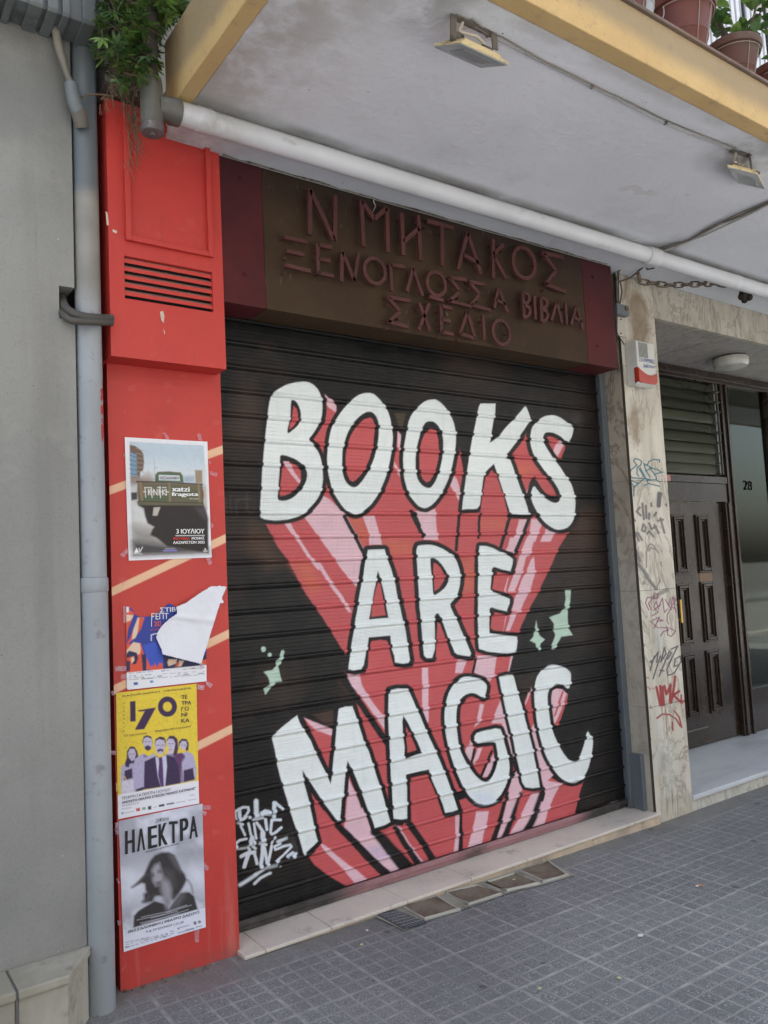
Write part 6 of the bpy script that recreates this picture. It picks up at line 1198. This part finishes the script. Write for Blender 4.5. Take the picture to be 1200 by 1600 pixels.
# ================================================================== entrance: frame, door, louvres, glass
EY = .73
def E_(px, py, y=EY): return U(px, py, 'y', y)
def entrance():
    br = M('brown_door_paint', .26, 0, .34); b = br.mix(br.noise(3, 5).ramp(.35, .7), (.032, .021, .015), (.022, .015, .012)); b = br.mix(br.noise(24, 6, .7).ramp(.64, .76)*.4, b, (.11, .09, .075)); br.color(b); br.rough(br.noise(4, 4).ramp(.3, .7, .13, .30)); br.bump(br.noise(18, 3)*.6+br.noise(140, 2)*.12, .10, .003)
    lz = .0985; ztop = 3.150
    xm0, xm1 = E_(1141, 875).x, E_(1153, 875).x            # mullion between door and side glass
    xm0 = min(E_(1118, 604).x, 6.40); xm1 = xm0+.085
    zt0, zt1 = E_(1090, 755).z, E_(1090, 744).z            # transom bar
    xr0 = E_(1192, 610).x; xl = 5.18
    fr = thing('entrance_frame', (6.0, EY, lz), 'dark brown metal entrance frame with a fixed glass side pane numbered 28', 'door frame')
    def bx(name, *a, par=fr, bev=.004, mat=br.mat): mb = MB(); mb.box(*a); return mb.build(name, mat, par, bevel=bev)
    bx('top_rail', xl, 9, EY-.03, EY+.05, 3.055, ztop); bx('top_bead', xl, 9, EY-.042, EY-.031, 3.085, 3.115)
    bx('mullion', xm0, xm1, EY-.04, EY+.05, lz, 3.0545); bx('mullion_bead', xm0+.05, xm1-.006, EY-.055, EY-.041, lz, 3.0545)
    bx('jamb_post', xl, xl+.07, EY-.03, EY+.05, lz, 3.0545); bx('side_post', xr0, xr0+.07, EY-.04, EY+.05, lz, 3.0545); bx('side_post', 8.6, 8.68, EY-.04, EY+.05, lz, 3.0545)
    bx('transom_bar', xl+.071, xm0-.001, EY-.035, EY+.05, zt0, zt1); bx('bottom_rail', xm1+.001, xr0-.001, EY-.03, EY+.05, lz, .46); bx('bottom_rail', xr0+.071, 8.599, EY-.03, EY+.05, lz, .46)
    g = M('window_glass', .02); g.nt.nodes.remove(g.b); tr = g.nt.nodes.new('ShaderNodeBsdfTransparent'); tr.inputs[0].default_value = (.86, .92, .86, 1); gs = g.nt.nodes.new('ShaderNodeBsdfGlossy'); gs.inputs['Roughness'].default_value = .03; gs.inputs[0].default_value = (.80, .86, .76, 1); fz = g.nt.nodes.new('ShaderNodeFresnel'); fz.inputs[0].default_value = 1.5; mx = g.nt.nodes.new('ShaderNodeMixShader')
    g.nt.links.new(fz.outputs[0], mx.inputs[0]); g.nt.links.new(tr.outputs[0], mx.inputs[1]); g.nt.links.new(gs.outputs[0], mx.inputs[2]); g.nt.links.new(mx.outputs[0], g.out.inputs[0])
    bx('glass_pane', xm1, xr0, EY+.005, EY+.011, .46, 3.0545, bev=0, mat=g.mat); bx('glass_pane', xr0+.07, 8.6, EY+.005, EY+.011, .46, 3.0545, bev=0, mat=g.mat)
    mb = MB(); Y = EY+.0015; text_to(mb, '28', U(1162, 765, 'y', Y), U(1176, 766, 'y', Y), U(1161, 750.5, 'y', Y), 'y', Y, .012, raw=True); mb.build('house_number', flat('number_black', (.008, .008, .008), .9, 0, .05), fr)
    st = E_(1044, 747, EY-.037); mb = MB(); mb.box(st.x-.03, st.x+.028, EY-.038, EY-.036, st.z-.022, st.z+.026); mb.build('sticker', flat('pink_sticker', (.55, .25, .24), .6), fr)
    nb = flat('notice_paper', (.46, .45, .27), .8)
    for k, (a, c, lab) in enumerate((((1147, 826), (1163, 857), 'upper narrow yellowish paper notice stuck behind the entrance glass'), ((1150, 859), (1172, 887), 'lower wide yellowish paper notice stuck behind the entrance glass'))):
        p, q = E_(*a, EY+.02), E_(*c, EY+.02); t = thing('paper_notice', ((p.x+q.x)/2, EY+.02, q.z), lab, 'notice', 'paper notices behind the entrance glass')
        mb = MB(); mb.box(max(p.x, xm1+.004), q.x, EY+.014+.004*k, EY+.016+.004*k, q.z, p.z); mb.build('paper', nb, t)
        mb = MB()
        for i in range(4 if k == 0 else 2): zz = p.z-(p.z-q.z)*(.3+.17*i); mb.box(max(p.x, xm1+.01)+.01, q.x-.01-.02*(i % 2), EY+.0125+.004*k, EY+.0137+.004*k, zz-.004, zz+.003)
        mb.build('printed_lines', flat('notice_ink', (.22, .21, .14), .8), t)
    # louvre window above the door
    lv = thing('louvre_window', (5.8, EY, zt1), 'glass louvre window with tilted slats above the brown door', 'window')
    gg = M('louvre_glass', .06, 0, .5); gg.color(gg.mix(gg.noise(3, 3), (.10, .108, .08), (.075, .082, .06))); 
    z0, z1 = zt1+.02, 3.05; xa, xb = xl+.075, xm0-.075
    n = 9; h = (z1-z0)/n
    for k in range(n):
        zc = z0+h*(k+.5); mb = MB(); op = [.010, .012, .018, .030, .045, .015, .050, .052, .050][k]
        mb.prism([(xa, EY+.002-op, zc-h*.52), (xa, EY+.008-op, zc-h*.52), (xa, EY+.020+op*.4, zc+h*.52), (xa, EY+.014+op*.4, zc+h*.52)], (xb-xa, 0, 0)); mb.build('slat', gg.mat, lv)
        mb = MB(); mb.prism([(xb-.03, EY+.000-op-.02, zc-h*.40), (xb-.03, EY-op, zc-h*.55), (xb-.03, EY+.03, zc-h*.45), (xb-.03, EY+.03, zc-h*.1)], (.045, 0, 0)); mb.build('slat_clip', flat('clip_grey', (.075, .078, .07), .5), lv)
    mb = MB(); mb.box(xb+.002, xb+.022, EY-.02, EY+.03, z0, z1); mb.box(xb+.045, xb+.06, EY-.022, EY+.03, z0, z1); mb.build('side_channel', flat('channel_steel', (.16, .16, .145), .4, .4), lv)
    mb = MB(); mb.box(xb+.0225, xb+.0445, EY-.002, EY+.02, z0, z1); mb.build('channel_slot', flat('channel_dark', (.012, .012, .011), .8), lv)
    mb = MB(); mb.box(xa, xm0, EY+.05, EY+.055, z0-.03, 3.06); mb.build('backing_pane', flat('dim_pane', (.05, .056, .040), .2), lv)
    # door leaf
    d = thing('house_door', (5.8, EY, lz), 'glossy dark brown house door with six raised panels and a brass pull handle', 'door')
    xb = xm0-.004; xf = xm0-.075
    bx('lintel_casing', xl+.071, xb, EY-.028, EY+.04, zt0-.155, zt0-.001, par=d); bx('side_casing', xf, xb, EY-.046, EY+.04, lz, zt0-.156, par=d); bx('casing_bead', xf+.028, xb-.014, EY-.058, EY-.0465, lz, zt0-.16, par=d)
    leaf = bx('leaf', xl+.075, xf-.006, EY-.008, EY+.035, lz+.006, zt0-.162, par=d, bev=.003)
    z2 = (1020, 740, 6.156); z3 = (1020, 980, 5.333); P = lambda z, a: E_(*Z(*z, '%f,%f' % a)[0], EY-.03)
    specs = [(P(z2, (178, 392)), P(z2, (357, 962))), (P(z2, (410, 392)), P(z2, (585, 952))), (P(z2, (236, 1052)), P(z3, (360, 140))), (P(z2, (474, 1050)), P(z3, (560, 112))), (P(z3, (262, 225)), P(z3, (410, 740))), (P(z3, (466, 200)), P(z3, (607, 700)))]
    cols = [np.mean([specs[i][0].x for i in (0, 2, 4)]), np.mean([specs[i][1].x for i in (0, 2, 4)]), np.mean([specs[i][0].x for i in (1, 3, 5)]), np.mean([specs[i][1].x for i in (1, 3, 5)])]
    for i, (a, b_) in enumerate(specs):
        zt = (specs[i//2*2][0].z+specs[i//2*2+1][0].z)/2; zb = (specs[i//2*2][1].z+specs[i//2*2+1][1].z)/2
        x0, x1 = (cols[0], cols[1]) if i % 2 == 0 else (cols[2], cols[3])
        mb = MB()
        for o0, o1, dep in ((0, .018, .014), (.018, .040, .026), (.040, .054, .012)):
            y1 = EY-.0085; y0 = y1-dep
            mb.box(x0+o0, x0+o1, y0, y1, zb+o0, zt-o0); mb.box(x1-o1, x1-o0, y0, y1, zb+o0, zt-o0); mb.box(x0+o1, x1-o1, y0+.0004, y1, zt-o1, zt-o0); mb.box(x0+o1, x1-o1, y0+.0004, y1, zb+o0, zb+o1)
        mb.build('panel_moulding', br.mat, d, bevel=.004)
    a, b_ = P(z2, (262, 1215)), P(z2, (275, 1440)); a = E_(1062.5, 937, EY-.06); b_ = E_(1065.5, 973, EY-.06); bs = M('brass', .28, .9); bs.color(bs.mix(bs.noise(20, 3), (.62, .40, .12), (.45, .28, .09)))
    mb = MB(); mb.tube([(a.x, EY-.06, a.z), (a.x, EY-.06, b_.z)], .011, 12); mb.build('handle', bs.mat, d, smooth=True)
    mb = MB()
    for zz in (a.z-.02, b_.z+.02): mb.tube([(a.x, EY-.009, zz), (a.x, EY-.06, zz)], .009, 10); mb.box(a.x-.03, a.x+.03, EY-.013, EY-.0088, zz-.014, zz+.014)
    mb.build('handle_mount', bs.mat, d)
    k = P(z3, (480, 832)); mb = MB(); mb.box(xl+.08, k.x, EY-.0115, EY-.0086, k.z-.004, k.z+.004); mb.build('kick_strip', flat('kick_steel', (.16, .14, .12), .4, .3), d)
    s = P(z2, (520, 1000)); mb = MB(); mb.box(cols[2]+.0, cols[3]-.002, EY-.0105, EY-.0086, s.z-.055, s.z+.055); mb.build('tan_patch', flat('tan_paint', (.17, .095, .045), .45), d)
    # ceiling lamp
    c = U(1141, 558, 'z', 3.150); t = thing('ceiling_lamp', (c.x, c.y, 3.152), 'round white glass lamp on the stone ceiling of the entrance', 'lamp')
    op = M('opal_glass', .3, 0, .5); op.color(op.mix(op.noise(9, 4).ramp(.35, .7), (.52, .52, .47), (.40, .40, .36)))
    mb = MB(); mb.lathe([(.126, 0), (.134, -.012), (.134, -.05), (.120, -.072), (.08, -.084), (.0001, -.088)], (c.x, c.y, 3.140), 32); mb.build('shade', op.mat, t, smooth=True)
    mb = MB(); mb.lathe([(.0001, 0), (.118, 0), (.118, -.012), (.0001, -.012)], (c.x, c.y, 3.152), 28); mb.build('base', flat('lamp_base', (.05, .045, .04), .7), t)
entrance()
# ================================================================== plants
def leaf(mb, c, d, up, L, Wd, mi=0):
    d = d.normalized(); s = d.cross(up); s = s.normalized() if s.length > 1e-4 else Vector((1, 0, 0)); n = s.cross(d)
    pts = [c, c+d*L*.35+s*Wd*.5-n*L*.05, c+d*L*.7+s*Wd*.38-n*L*.10, c+d*L-n*L*.22, c+d*L*.7-s*Wd*.38-n*L*.10, c+d*L*.35-s*Wd*.5-n*L*.05, c+d*L*.38-n*L*.12, c+d*L*.70-n*L*.17]
    mb.add(pts, [(0, 1, 6), (1, 2, 7, 6), (2, 3, 7), (0, 6, 5), (6, 7, 4, 5), (7, 3, 4)], mi)
def leafmat(name, c, c2, c3):
    m = M(name, .5, 0, .4); n = m.noise(9, 2); b = m.mix(n.ramp(.35, .65), c, c2); g = m.noise(60, 1); b = m.mix(g.ramp(.55, .7)*.5, b, c3); m.color(b)
    tl = m.nt.nodes.new('ShaderNodeBsdfTranslucent'); ms = m.nt.nodes.new('ShaderNodeMixShader'); ms.inputs[0].default_value = .3
    m.nt.links.new(b.k, tl.inputs[0]); m.nt.links.new(m.b.outputs[0], ms.inputs[1]); m.nt.links.new(tl.outputs[0], ms.inputs[2]); m.nt.links.new(ms.outputs[0], m.out.inputs[0]); return m.mat
LEAF = [leafmat('leaf_green', (.09, .165, .036), (.058, .115, .027), (.15, .23, .052)), leafmat('leaf_dark', (.055, .115, .028), (.038, .085, .024), (.09, .16, .04)), leafmat('leaf_bright', (.16, .27, .055), (.12, .215, .042), (.23, .33, .08))]
TWIG = painted('twig', (.15, .105, .065), (.09, .065, .045), .85, None, bump=.3); DRY = painted('dry_twig', (.26, .185, .115), (.15, .105, .065), .9, None, bump=.2)
def creeper():
    c0 = U(205, 150, 'y', -.16); t = thing('wall_creeper', tuple(c0), 'green leafy creeper growing over the top of the red pillar beside the drainpipe', 'creeper')
    rng = random.Random(11); fol = MB(); stems = MB()
    def blob(px, py, y): return U(px, py, 'y', y)
    spots = []
    def inside(a, b):
        lim = 96 if a < 175 else (128 if a < 212 else (112 if a < 235 else 70-(a-235)*1.1))
        return b < lim+rng.uniform(-16, 12)
    k = 0
    while k < 520:
        a = rng.uniform(148, 300); b = rng.uniform(-60, 130)
        if a < 160 and b < 45: continue
        if not inside(a, b): continue
        if b > 60 and 150 < a < 168 and rng.random() < .6: continue
        spots.append((a, b, rng.uniform(-.42, -.02))); k += 1
    for a, b, y in spots:
        c = blob(a, b, y); tone = rng.random(); mi = 1 if (b > 70 and tone < .75) or tone < .30 else (2 if tone > .78 and b < 115 else 0)
        d0 = Vector((rng.uniform(-1, 1), rng.uniform(-1, .2), rng.uniform(-.9, .5))).normalized()
        stems.tube([c-d0*.03, c+d0*.035], .0012, 4)
        for j in range(rng.choice((5, 5, 6, 7))):            # compound leaf: a fan of leaflets
            ang = (j-2.5)*.62+rng.uniform(-.2, .2); s = d0.cross(Vector((0, 0, 1))).normalized(); up = s.cross(d0)
            d = (d0*math.cos(ang)+s*math.sin(ang)+up*rng.uniform(-.25, .25)).normalized()
            leaf(fol, c+d0*.02+d*.004, d, up+Vector((rng.uniform(-.3, .3), -.4, .6)), rng.uniform(.026, .052), rng.uniform(.013, .023), mi)
    fol.build('foliage', LEAF, t, clean=False); 
    for k in range(16):
        a = rng.uniform(170, 245); y = rng.uniform(-.2, -.03); P = [U(a+rng.uniform(-5, 5), 138-q*17, 'y', y-q*.008) for q in range(11)]; stems.tube(P, .003, 5)
    stems.build('stems', TWIG, t, clean=False)
    dv = MB()
    for base, n in (((206, 165), 9), ((196, 150), 5), ((226, 120), 6), ((180, 150), 4), ((240, 80), 4), ((161, 160), 3)):
        for k in range(n):
            L = rng.uniform(25, 125) if base[0] == 206 else rng.uniform(12, 45); P = []; a, b = base; a += rng.uniform(-9, 9); b += rng.uniform(-25, 10); y = -.085-rng.uniform(0, .04)
            m_ = max(4, int(L/6))
            for q in range(m_): P.append(U(a+math.sin(q*1.3+k)*1.6+rng.uniform(-1.4, 1.4)+(q*.35), b+L*q/m_, 'y', y+rng.uniform(-.008, .008)))
            dv.tube(P, rng.uniform(.0012, .0026), 4)
            for p in P[1:]:
                if rng.random() < .75:
                    e = Vector((rng.uniform(-1, 1), rng.uniform(-1, .2), rng.uniform(-1, .3))).normalized(); dv.tube([p, p+e*rng.uniform(.008, .02), p+e*.02+Vector((rng.uniform(-.01, .01), 0, -.012))], .0012, 3)
    for pts in ([(158, 155), (166, 149), (178, 150), (190, 145)], [(128, 152), (140, 147), (160, 148), (175, 150)], [(185, 147), (205, 140), (222, 132)]): dv.tube([U(a, b, 'y', -.10) for a, b in pts], .0035, 5)
    dv.build('dead_vine', DRY, t, clean=False)
    ck = MB()
    for k in range(24):
        a, b = rng.uniform(178, 222), rng.uniform(108, 150); c = U(a, b, 'y', rng.uniform(-.04, -.01)); ck.lathe([(.001, -.03), (.022, -.018), (.03, 0), (.02, .02), (.001, .026)], c, 6)
    ck.build('root_crust', painted('root_crust', (.20, .17, .125), (.10, .085, .06), .95, None, bump=.8), t)
creeper()
def pots():
    tc = M('terracotta_plastic', .55, 0, .35); b = tc.mix(tc.noise(4, 5).ramp(.35, .7), (.150, .045, .030), (.105, .037, .028)); b = tc.mix(tc.noise(9, 7, .7).ramp(.55, .75)*.45, b, (.15, .10, .08)); tc.color(b)
    old = M('faded_terracotta', .7, 0, .3); b = old.mix(old.noise(4, 5).ramp(.35, .7), (.135, .060, .045), (.10, .052, .041)); b = old.mix(old.noise(8, 7, .7).ramp(.45, .70)*.6, b, (.15, .12, .098)); old.color(b)
    soil = painted('potting_soil', (.045, .028, .020), (.03, .02, .015), .95, None, bump=.8); wire = flat('tie_wire', (.33, .28, .22), .6)
    zb = 3.603; Y = CY0+.125
    data = [(968, -35, .118, .235, tc, 'reddish pot at the left, mostly above the picture edge, on the balcony edge', 0), (1064, 22, .132, .265, tc, 'large clean reddish pot tied with two wires, left of the faded pot', 1), (1143, 68, .116, .215, old, 'faded dusty reddish pot with a thick grey rim on the balcony edge', 2), (1215, 118, .122, .235, tc, 'reddish pot right of the faded pot, cut by the picture edge', 3)]
    for px_, py_, r, h, mt, lab, k in data:
        x = U(px_, py_, 'y', Y).x; t = thing('plant_pot', (x, Y, zb), lab, 'plant pot', 'pots on the balcony edge')
        c = (x, Y, zb); rb = r*.60
        mb = MB(); mb.lathe([(.0001, .001), (rb*.86, .0), (rb*.9, .006), (rb, .008), (rb+(r-rb)*.30, h*.36), (rb+(r-rb)*.30+.003, h*.37), (rb+(r-rb)*.33+.003, h*.395), (rb+(r-rb)*.33, h*.405), (rb+(r-rb)*.37+.003, h*.43), (rb+(r-rb)*.38, h*.45), (r*.94, h*.84), (r*.93, h*.98), (r*.86, h*.97), (r*.80, h*.82)], c, 36); mb.build('body', mt.mat, t, smooth=True)
        mb = MB(); mb.lathe([(r*.945, h*.845), (r*1.03, h*.85), (r*1.06, h*.90), (r*1.06, h*.985), (r*1.02, h), (r*.88, h*.995)], c, 36); mb.build('rim', mt.mat, t, smooth=True)
        mb = MB(); mb.lathe([(.0001, h*.90), (r*.5, h*.91), (r*.845, h*.88)], c, 20); mb.build('soil', soil, t)
        mb = MB()
        for a0 in (-1.95, -1.35):
            mb.tube([(x+math.cos(a0)*(rr+.003), Y+math.sin(a0)*(rr+.003), zb+hh) for rr, hh in ((rb+(r-rb)*.05, h*.12), (rb+(r-rb)*.30, h*.36), (rb+(r-rb)*.38+.003, h*.45), (r*.94, h*.84))], .0016, 5)
        mb.tube([(x+math.cos(a)*(r*.95+.004), Y+math.sin(a)*(r*.95+.004), zb+h*.80) for a in np.linspace(-math.pi, 0, 20)], .0018, 5); mb.build('tie_wire', wire, t)
        mb = MB(); rr = random.Random(k)
        for j in range(60):
            a = rr.uniform(-2.6, -.5); p = Vector((x+math.cos(a)*rb*.95, Y+math.sin(a)*rb*.95, zb+rr.uniform(.005, .03))); mb.tube([p, p+Vector((rr.uniform(-.02, .02), rr.uniform(-.012, .004), rr.uniform(-.02, .022)))], .0012, 3)
        mb.build('root_fringe', painted('root_fringe', (.05, .025, .018), (.035, .018, .014), .95, None, bump=0), t, clean=False)
    # plants in the pots, each a thing of its own
    labs = ['leafy green plant rising from the large clean reddish pot', 'leafy green plant with thick stem rising from the faded dusty pot', 'green plant with a broad leaf rising from the pot at the far right edge']
    for i, (px_, py_, n, hh) in enumerate(((1064, 22, 40, .5), (1150, 60, 130, .55), (1222, 110, 90, .5))):
        x = U(px_, py_, 'y', Y).x; h = data[i+1][3]; t = thing('balcony_plant', (x, Y, zb+h*.9), labs[i], 'plant', 'plants in the balcony pots'); rng = random.Random(40+i)
        st = MB(); fo = MB()
        for s in range(5):
            a = Vector((x+rng.uniform(-.03, .03), Y+rng.uniform(-.03, .03), zb+h*.88)); P = [a]; d = Vector((rng.uniform(-.4, .4), rng.uniform(-.3, .4), 1)).normalized()
            for q in range(6): d = (d+Vector((rng.uniform(-.3, .3), rng.uniform(-.3, .3), .1))).normalized(); P.append(P[-1]+d*hh/6)
            st.tube(P, [.011*(1-.12*q) if s == 0 else .005*(1-.12*q) for q in range(7)], 6)
            for q in range(n//5):
                f = rng.uniform(.12, .99)*6; j = min(int(f), 5); p = P[j].lerp(P[j+1], f-j); d2 = Vector((rng.uniform(-1, 1), rng.uniform(-1, .6), rng.uniform(-.5, .6))).normalized()
                leaf(fo, p+d2*.03, d2, Vector((0, 0, 1)), rng.uniform(.05, .095), rng.uniform(.03, .055), rng.choice((0, 0, 2, 1)))
        st.build('stems', TWIG, t, clean=False); fo.build('foliage', LEAF, t, clean=False)
    # small grey drip tray and pebbles of dirt between the pots
    x = U(1000, 15, 'y', Y).x; t = thing('grey_bucket', (x, Y+.03, zb), 'pale grey bucket with a wire handle between the two left pots', 'bucket')
    mb = MB(); mb.lathe([(.0001, 0), (.062, 0), (.078, .15), (.082, .152), (.082, .165), (.074, .165), (.070, .15)], (x, Y+.03, zb), 24); mb.build('body', painted('bucket_grey', (.33, .345, .36), (.25, .26, .27), .5), t, smooth=True)
    mb = MB(); mb.tube([(x+.083*math.cos(a), Y-.05-.012*math.sin(a), zb+.155-.09*math.sin(a)) for a in np.linspace(0, math.pi, 14)], .0022, 5); mb.build('handle', flat('bucket_wire', (.3, .3, .3), .4, .6), t)
    t = thing('balcony_railing', (5, CY0+.27, zb), 'thin dark metal railing behind the pots on the balcony', 'railing')
    mb = MB(); mb.box(1.3, 14, CY0+.262, CY0+.28, 3.86, 3.885); mb.box(1.3, 14, CY0+.262, CY0+.28, 4.5, 4.53); rl = flat('railing_black', (.03, .03, .032), .5); mb.build('rail', rl, t)
    for k in range(60): mb = MB(); x = 1.4+k*.21; mb.box(x, x+.012, CY0+.265, CY0+.277, 3.60, 4.5); mb.build('baluster', rl, t)
pots()
# ================================================================== litter on the pavement
def litter():
    def at(px, py): p = U(px, py, 'z', .02); return Vector((p.x, p.y, gz(p.x)))
    p = at(1091, 1384); t = thing('cigarette_butt', tuple(p), 'orange filtered cigarette butt on the tiles in front of the marble step', 'litter')
    mb = MB(); a = p+Vector((0, 0, .006)); mb.tube([a, a+Vector((.020, -.006, 0))], .0042, 8); mb.build('filter', flat('filter_orange', (.52, .24, .10), .8), t); mb = MB(); mb.tube([a+Vector((-.001, .0003, 0)), a+Vector((-.014, .0045, 0))], .0042, 8); mb.build('paper', flat('cig_paper', (.62, .60, .55), .8), t)
    wp = flat('scrap_white', (.72, .72, .72), .8); yp = flat('scrap_yellow', (.55, .50, .28), .8)
    for k, (a, b, m_, lab, s) in enumerate(((1001, 1466, wp, 'small white scrap lying on a tile joint right of the middle of the pavement', .011), (968, 1536, yp, 'tiny yellowish crumb in a tile joint near the bottom right of the pavement', .008), (844, 1555, yp, 'tiny yellow crumb on the tiles near the bottom edge, right of the middle', .007), (803, 1378, yp, 'pale crumb at the front edge of the mortar strip by the brown plates', .009), (566, 1487, yp, 'pale crumb on the tiles left of the hatched iron cover', .007), (574, 1464, wp, 'white fleck on the tiles just below the hatched iron cover', .006))):
        p = at(a, b); t = thing('paper_scrap', tuple(p), lab, 'litter', 'scraps on the pavement'); mb = MB(); rr = random.Random(k)
        pts = [p+Vector((math.cos(q*1.05)*s*rr.uniform(.7, 1.3), math.sin(q*1.05)*s*rr.uniform(.7, 1.3), .004)) for q in range(6)]; mb.prism(pts, (0, 0, .004)); mb.build('scrap', m_, t)
    p = at(160, 1568); t = thing('plaster_chunk', tuple(p), 'lump of broken plaster at the foot of the grey drainpipe', 'rubble'); rr = random.Random(5)
    bm = bmesh.new(); bmesh.ops.create_icosphere(bm, subdivisions=2, radius=.026)
    for v_ in bm.verts: v_.co = Vector((v_.co.x*1.3, v_.co.y, v_.co.z*.55))*rr.uniform(.8, 1.2)
    me = bpy.data.meshes.new('lump'); bm.to_mesh(me); bm.free(); me.materials.append(painted('plaster_lump', (.30, .26, .21), (.2, .17, .14), .9)); o = bpy.data.objects.new('lump', me); COL.objects.link(o); o.parent = t; o.location = (0, 0, .014); ORG[o] = ORG[t]
    mb = MB(); rr = random.Random(8)
    for k in range(150):
        a, b = (rr.gauss(152, 10), rr.gauss(1575, 9)) if k < 110 else (rr.uniform(190, 330), rr.uniform(1545, 1565)-.0*0)
        if k >= 110: b = 1566-(a-190)*.31+rr.uniform(-2, 6)
        p = at(a, b)
        if p.y > .04: continue
        s = rr.uniform(.002, .009); d = Vector((rr.uniform(-1, 1), rr.uniform(-1, 1), 0)).normalized(); e = Vector((-d.y, d.x, 0)); z_ = Vector((0, 0, .003)); mb.prism([p+z_-d*s, p+z_+e*s*.6, p+z_+d*s, p+z_-e*s*.6], (0, 0, s*.6))
    tag(mb.build('crumbs', painted('debris', (.25, .21, .15), (.12, .10, .075), .9, (.36, .32, .26), 40)), 'loose crumbs and dry leaf bits round the foot of the drainpipe and the red pillar', 'debris', kind='stuff')
litter()
# ================================================================== the other side of the street (reflected in the glossy door, lights the soffit)
def across():
    t = thing('opposite_house', (0, -15, 0), 'pale apartment house on the other side of the street', 'building')
    wl = painted('opposite_wall', (.50, .47, .41), (.44, .41, .36), .85, bump=0); gl = flat('opposite_window', (.05, .06, .07), .1); rl = flat('opposite_rail', (.30, .31, .32), .5)
    mb = MB(); mb.box(-16, 30, -22, -15, 0, 13); mb.build('wall', wl, t)
    for f in range(4):
        z = .4+f*3.1
        for k in range(9):
            x = -14+k*4.8; mb = MB(); mb.box(x, x+2.2, -15.06, -14.99, z+.2, z+2.3); mb.build('window', gl, t)
        if f: mb = MB(); mb.box(-15, 29, -14.99, -13.9, z-.25, z-.05); mb.build('balcony', wl, t); mb = MB(); mb.box(-15, 29, -13.95, -13.91, z-.05, z+.85); mb.build('balcony_front', rl, t)
across()
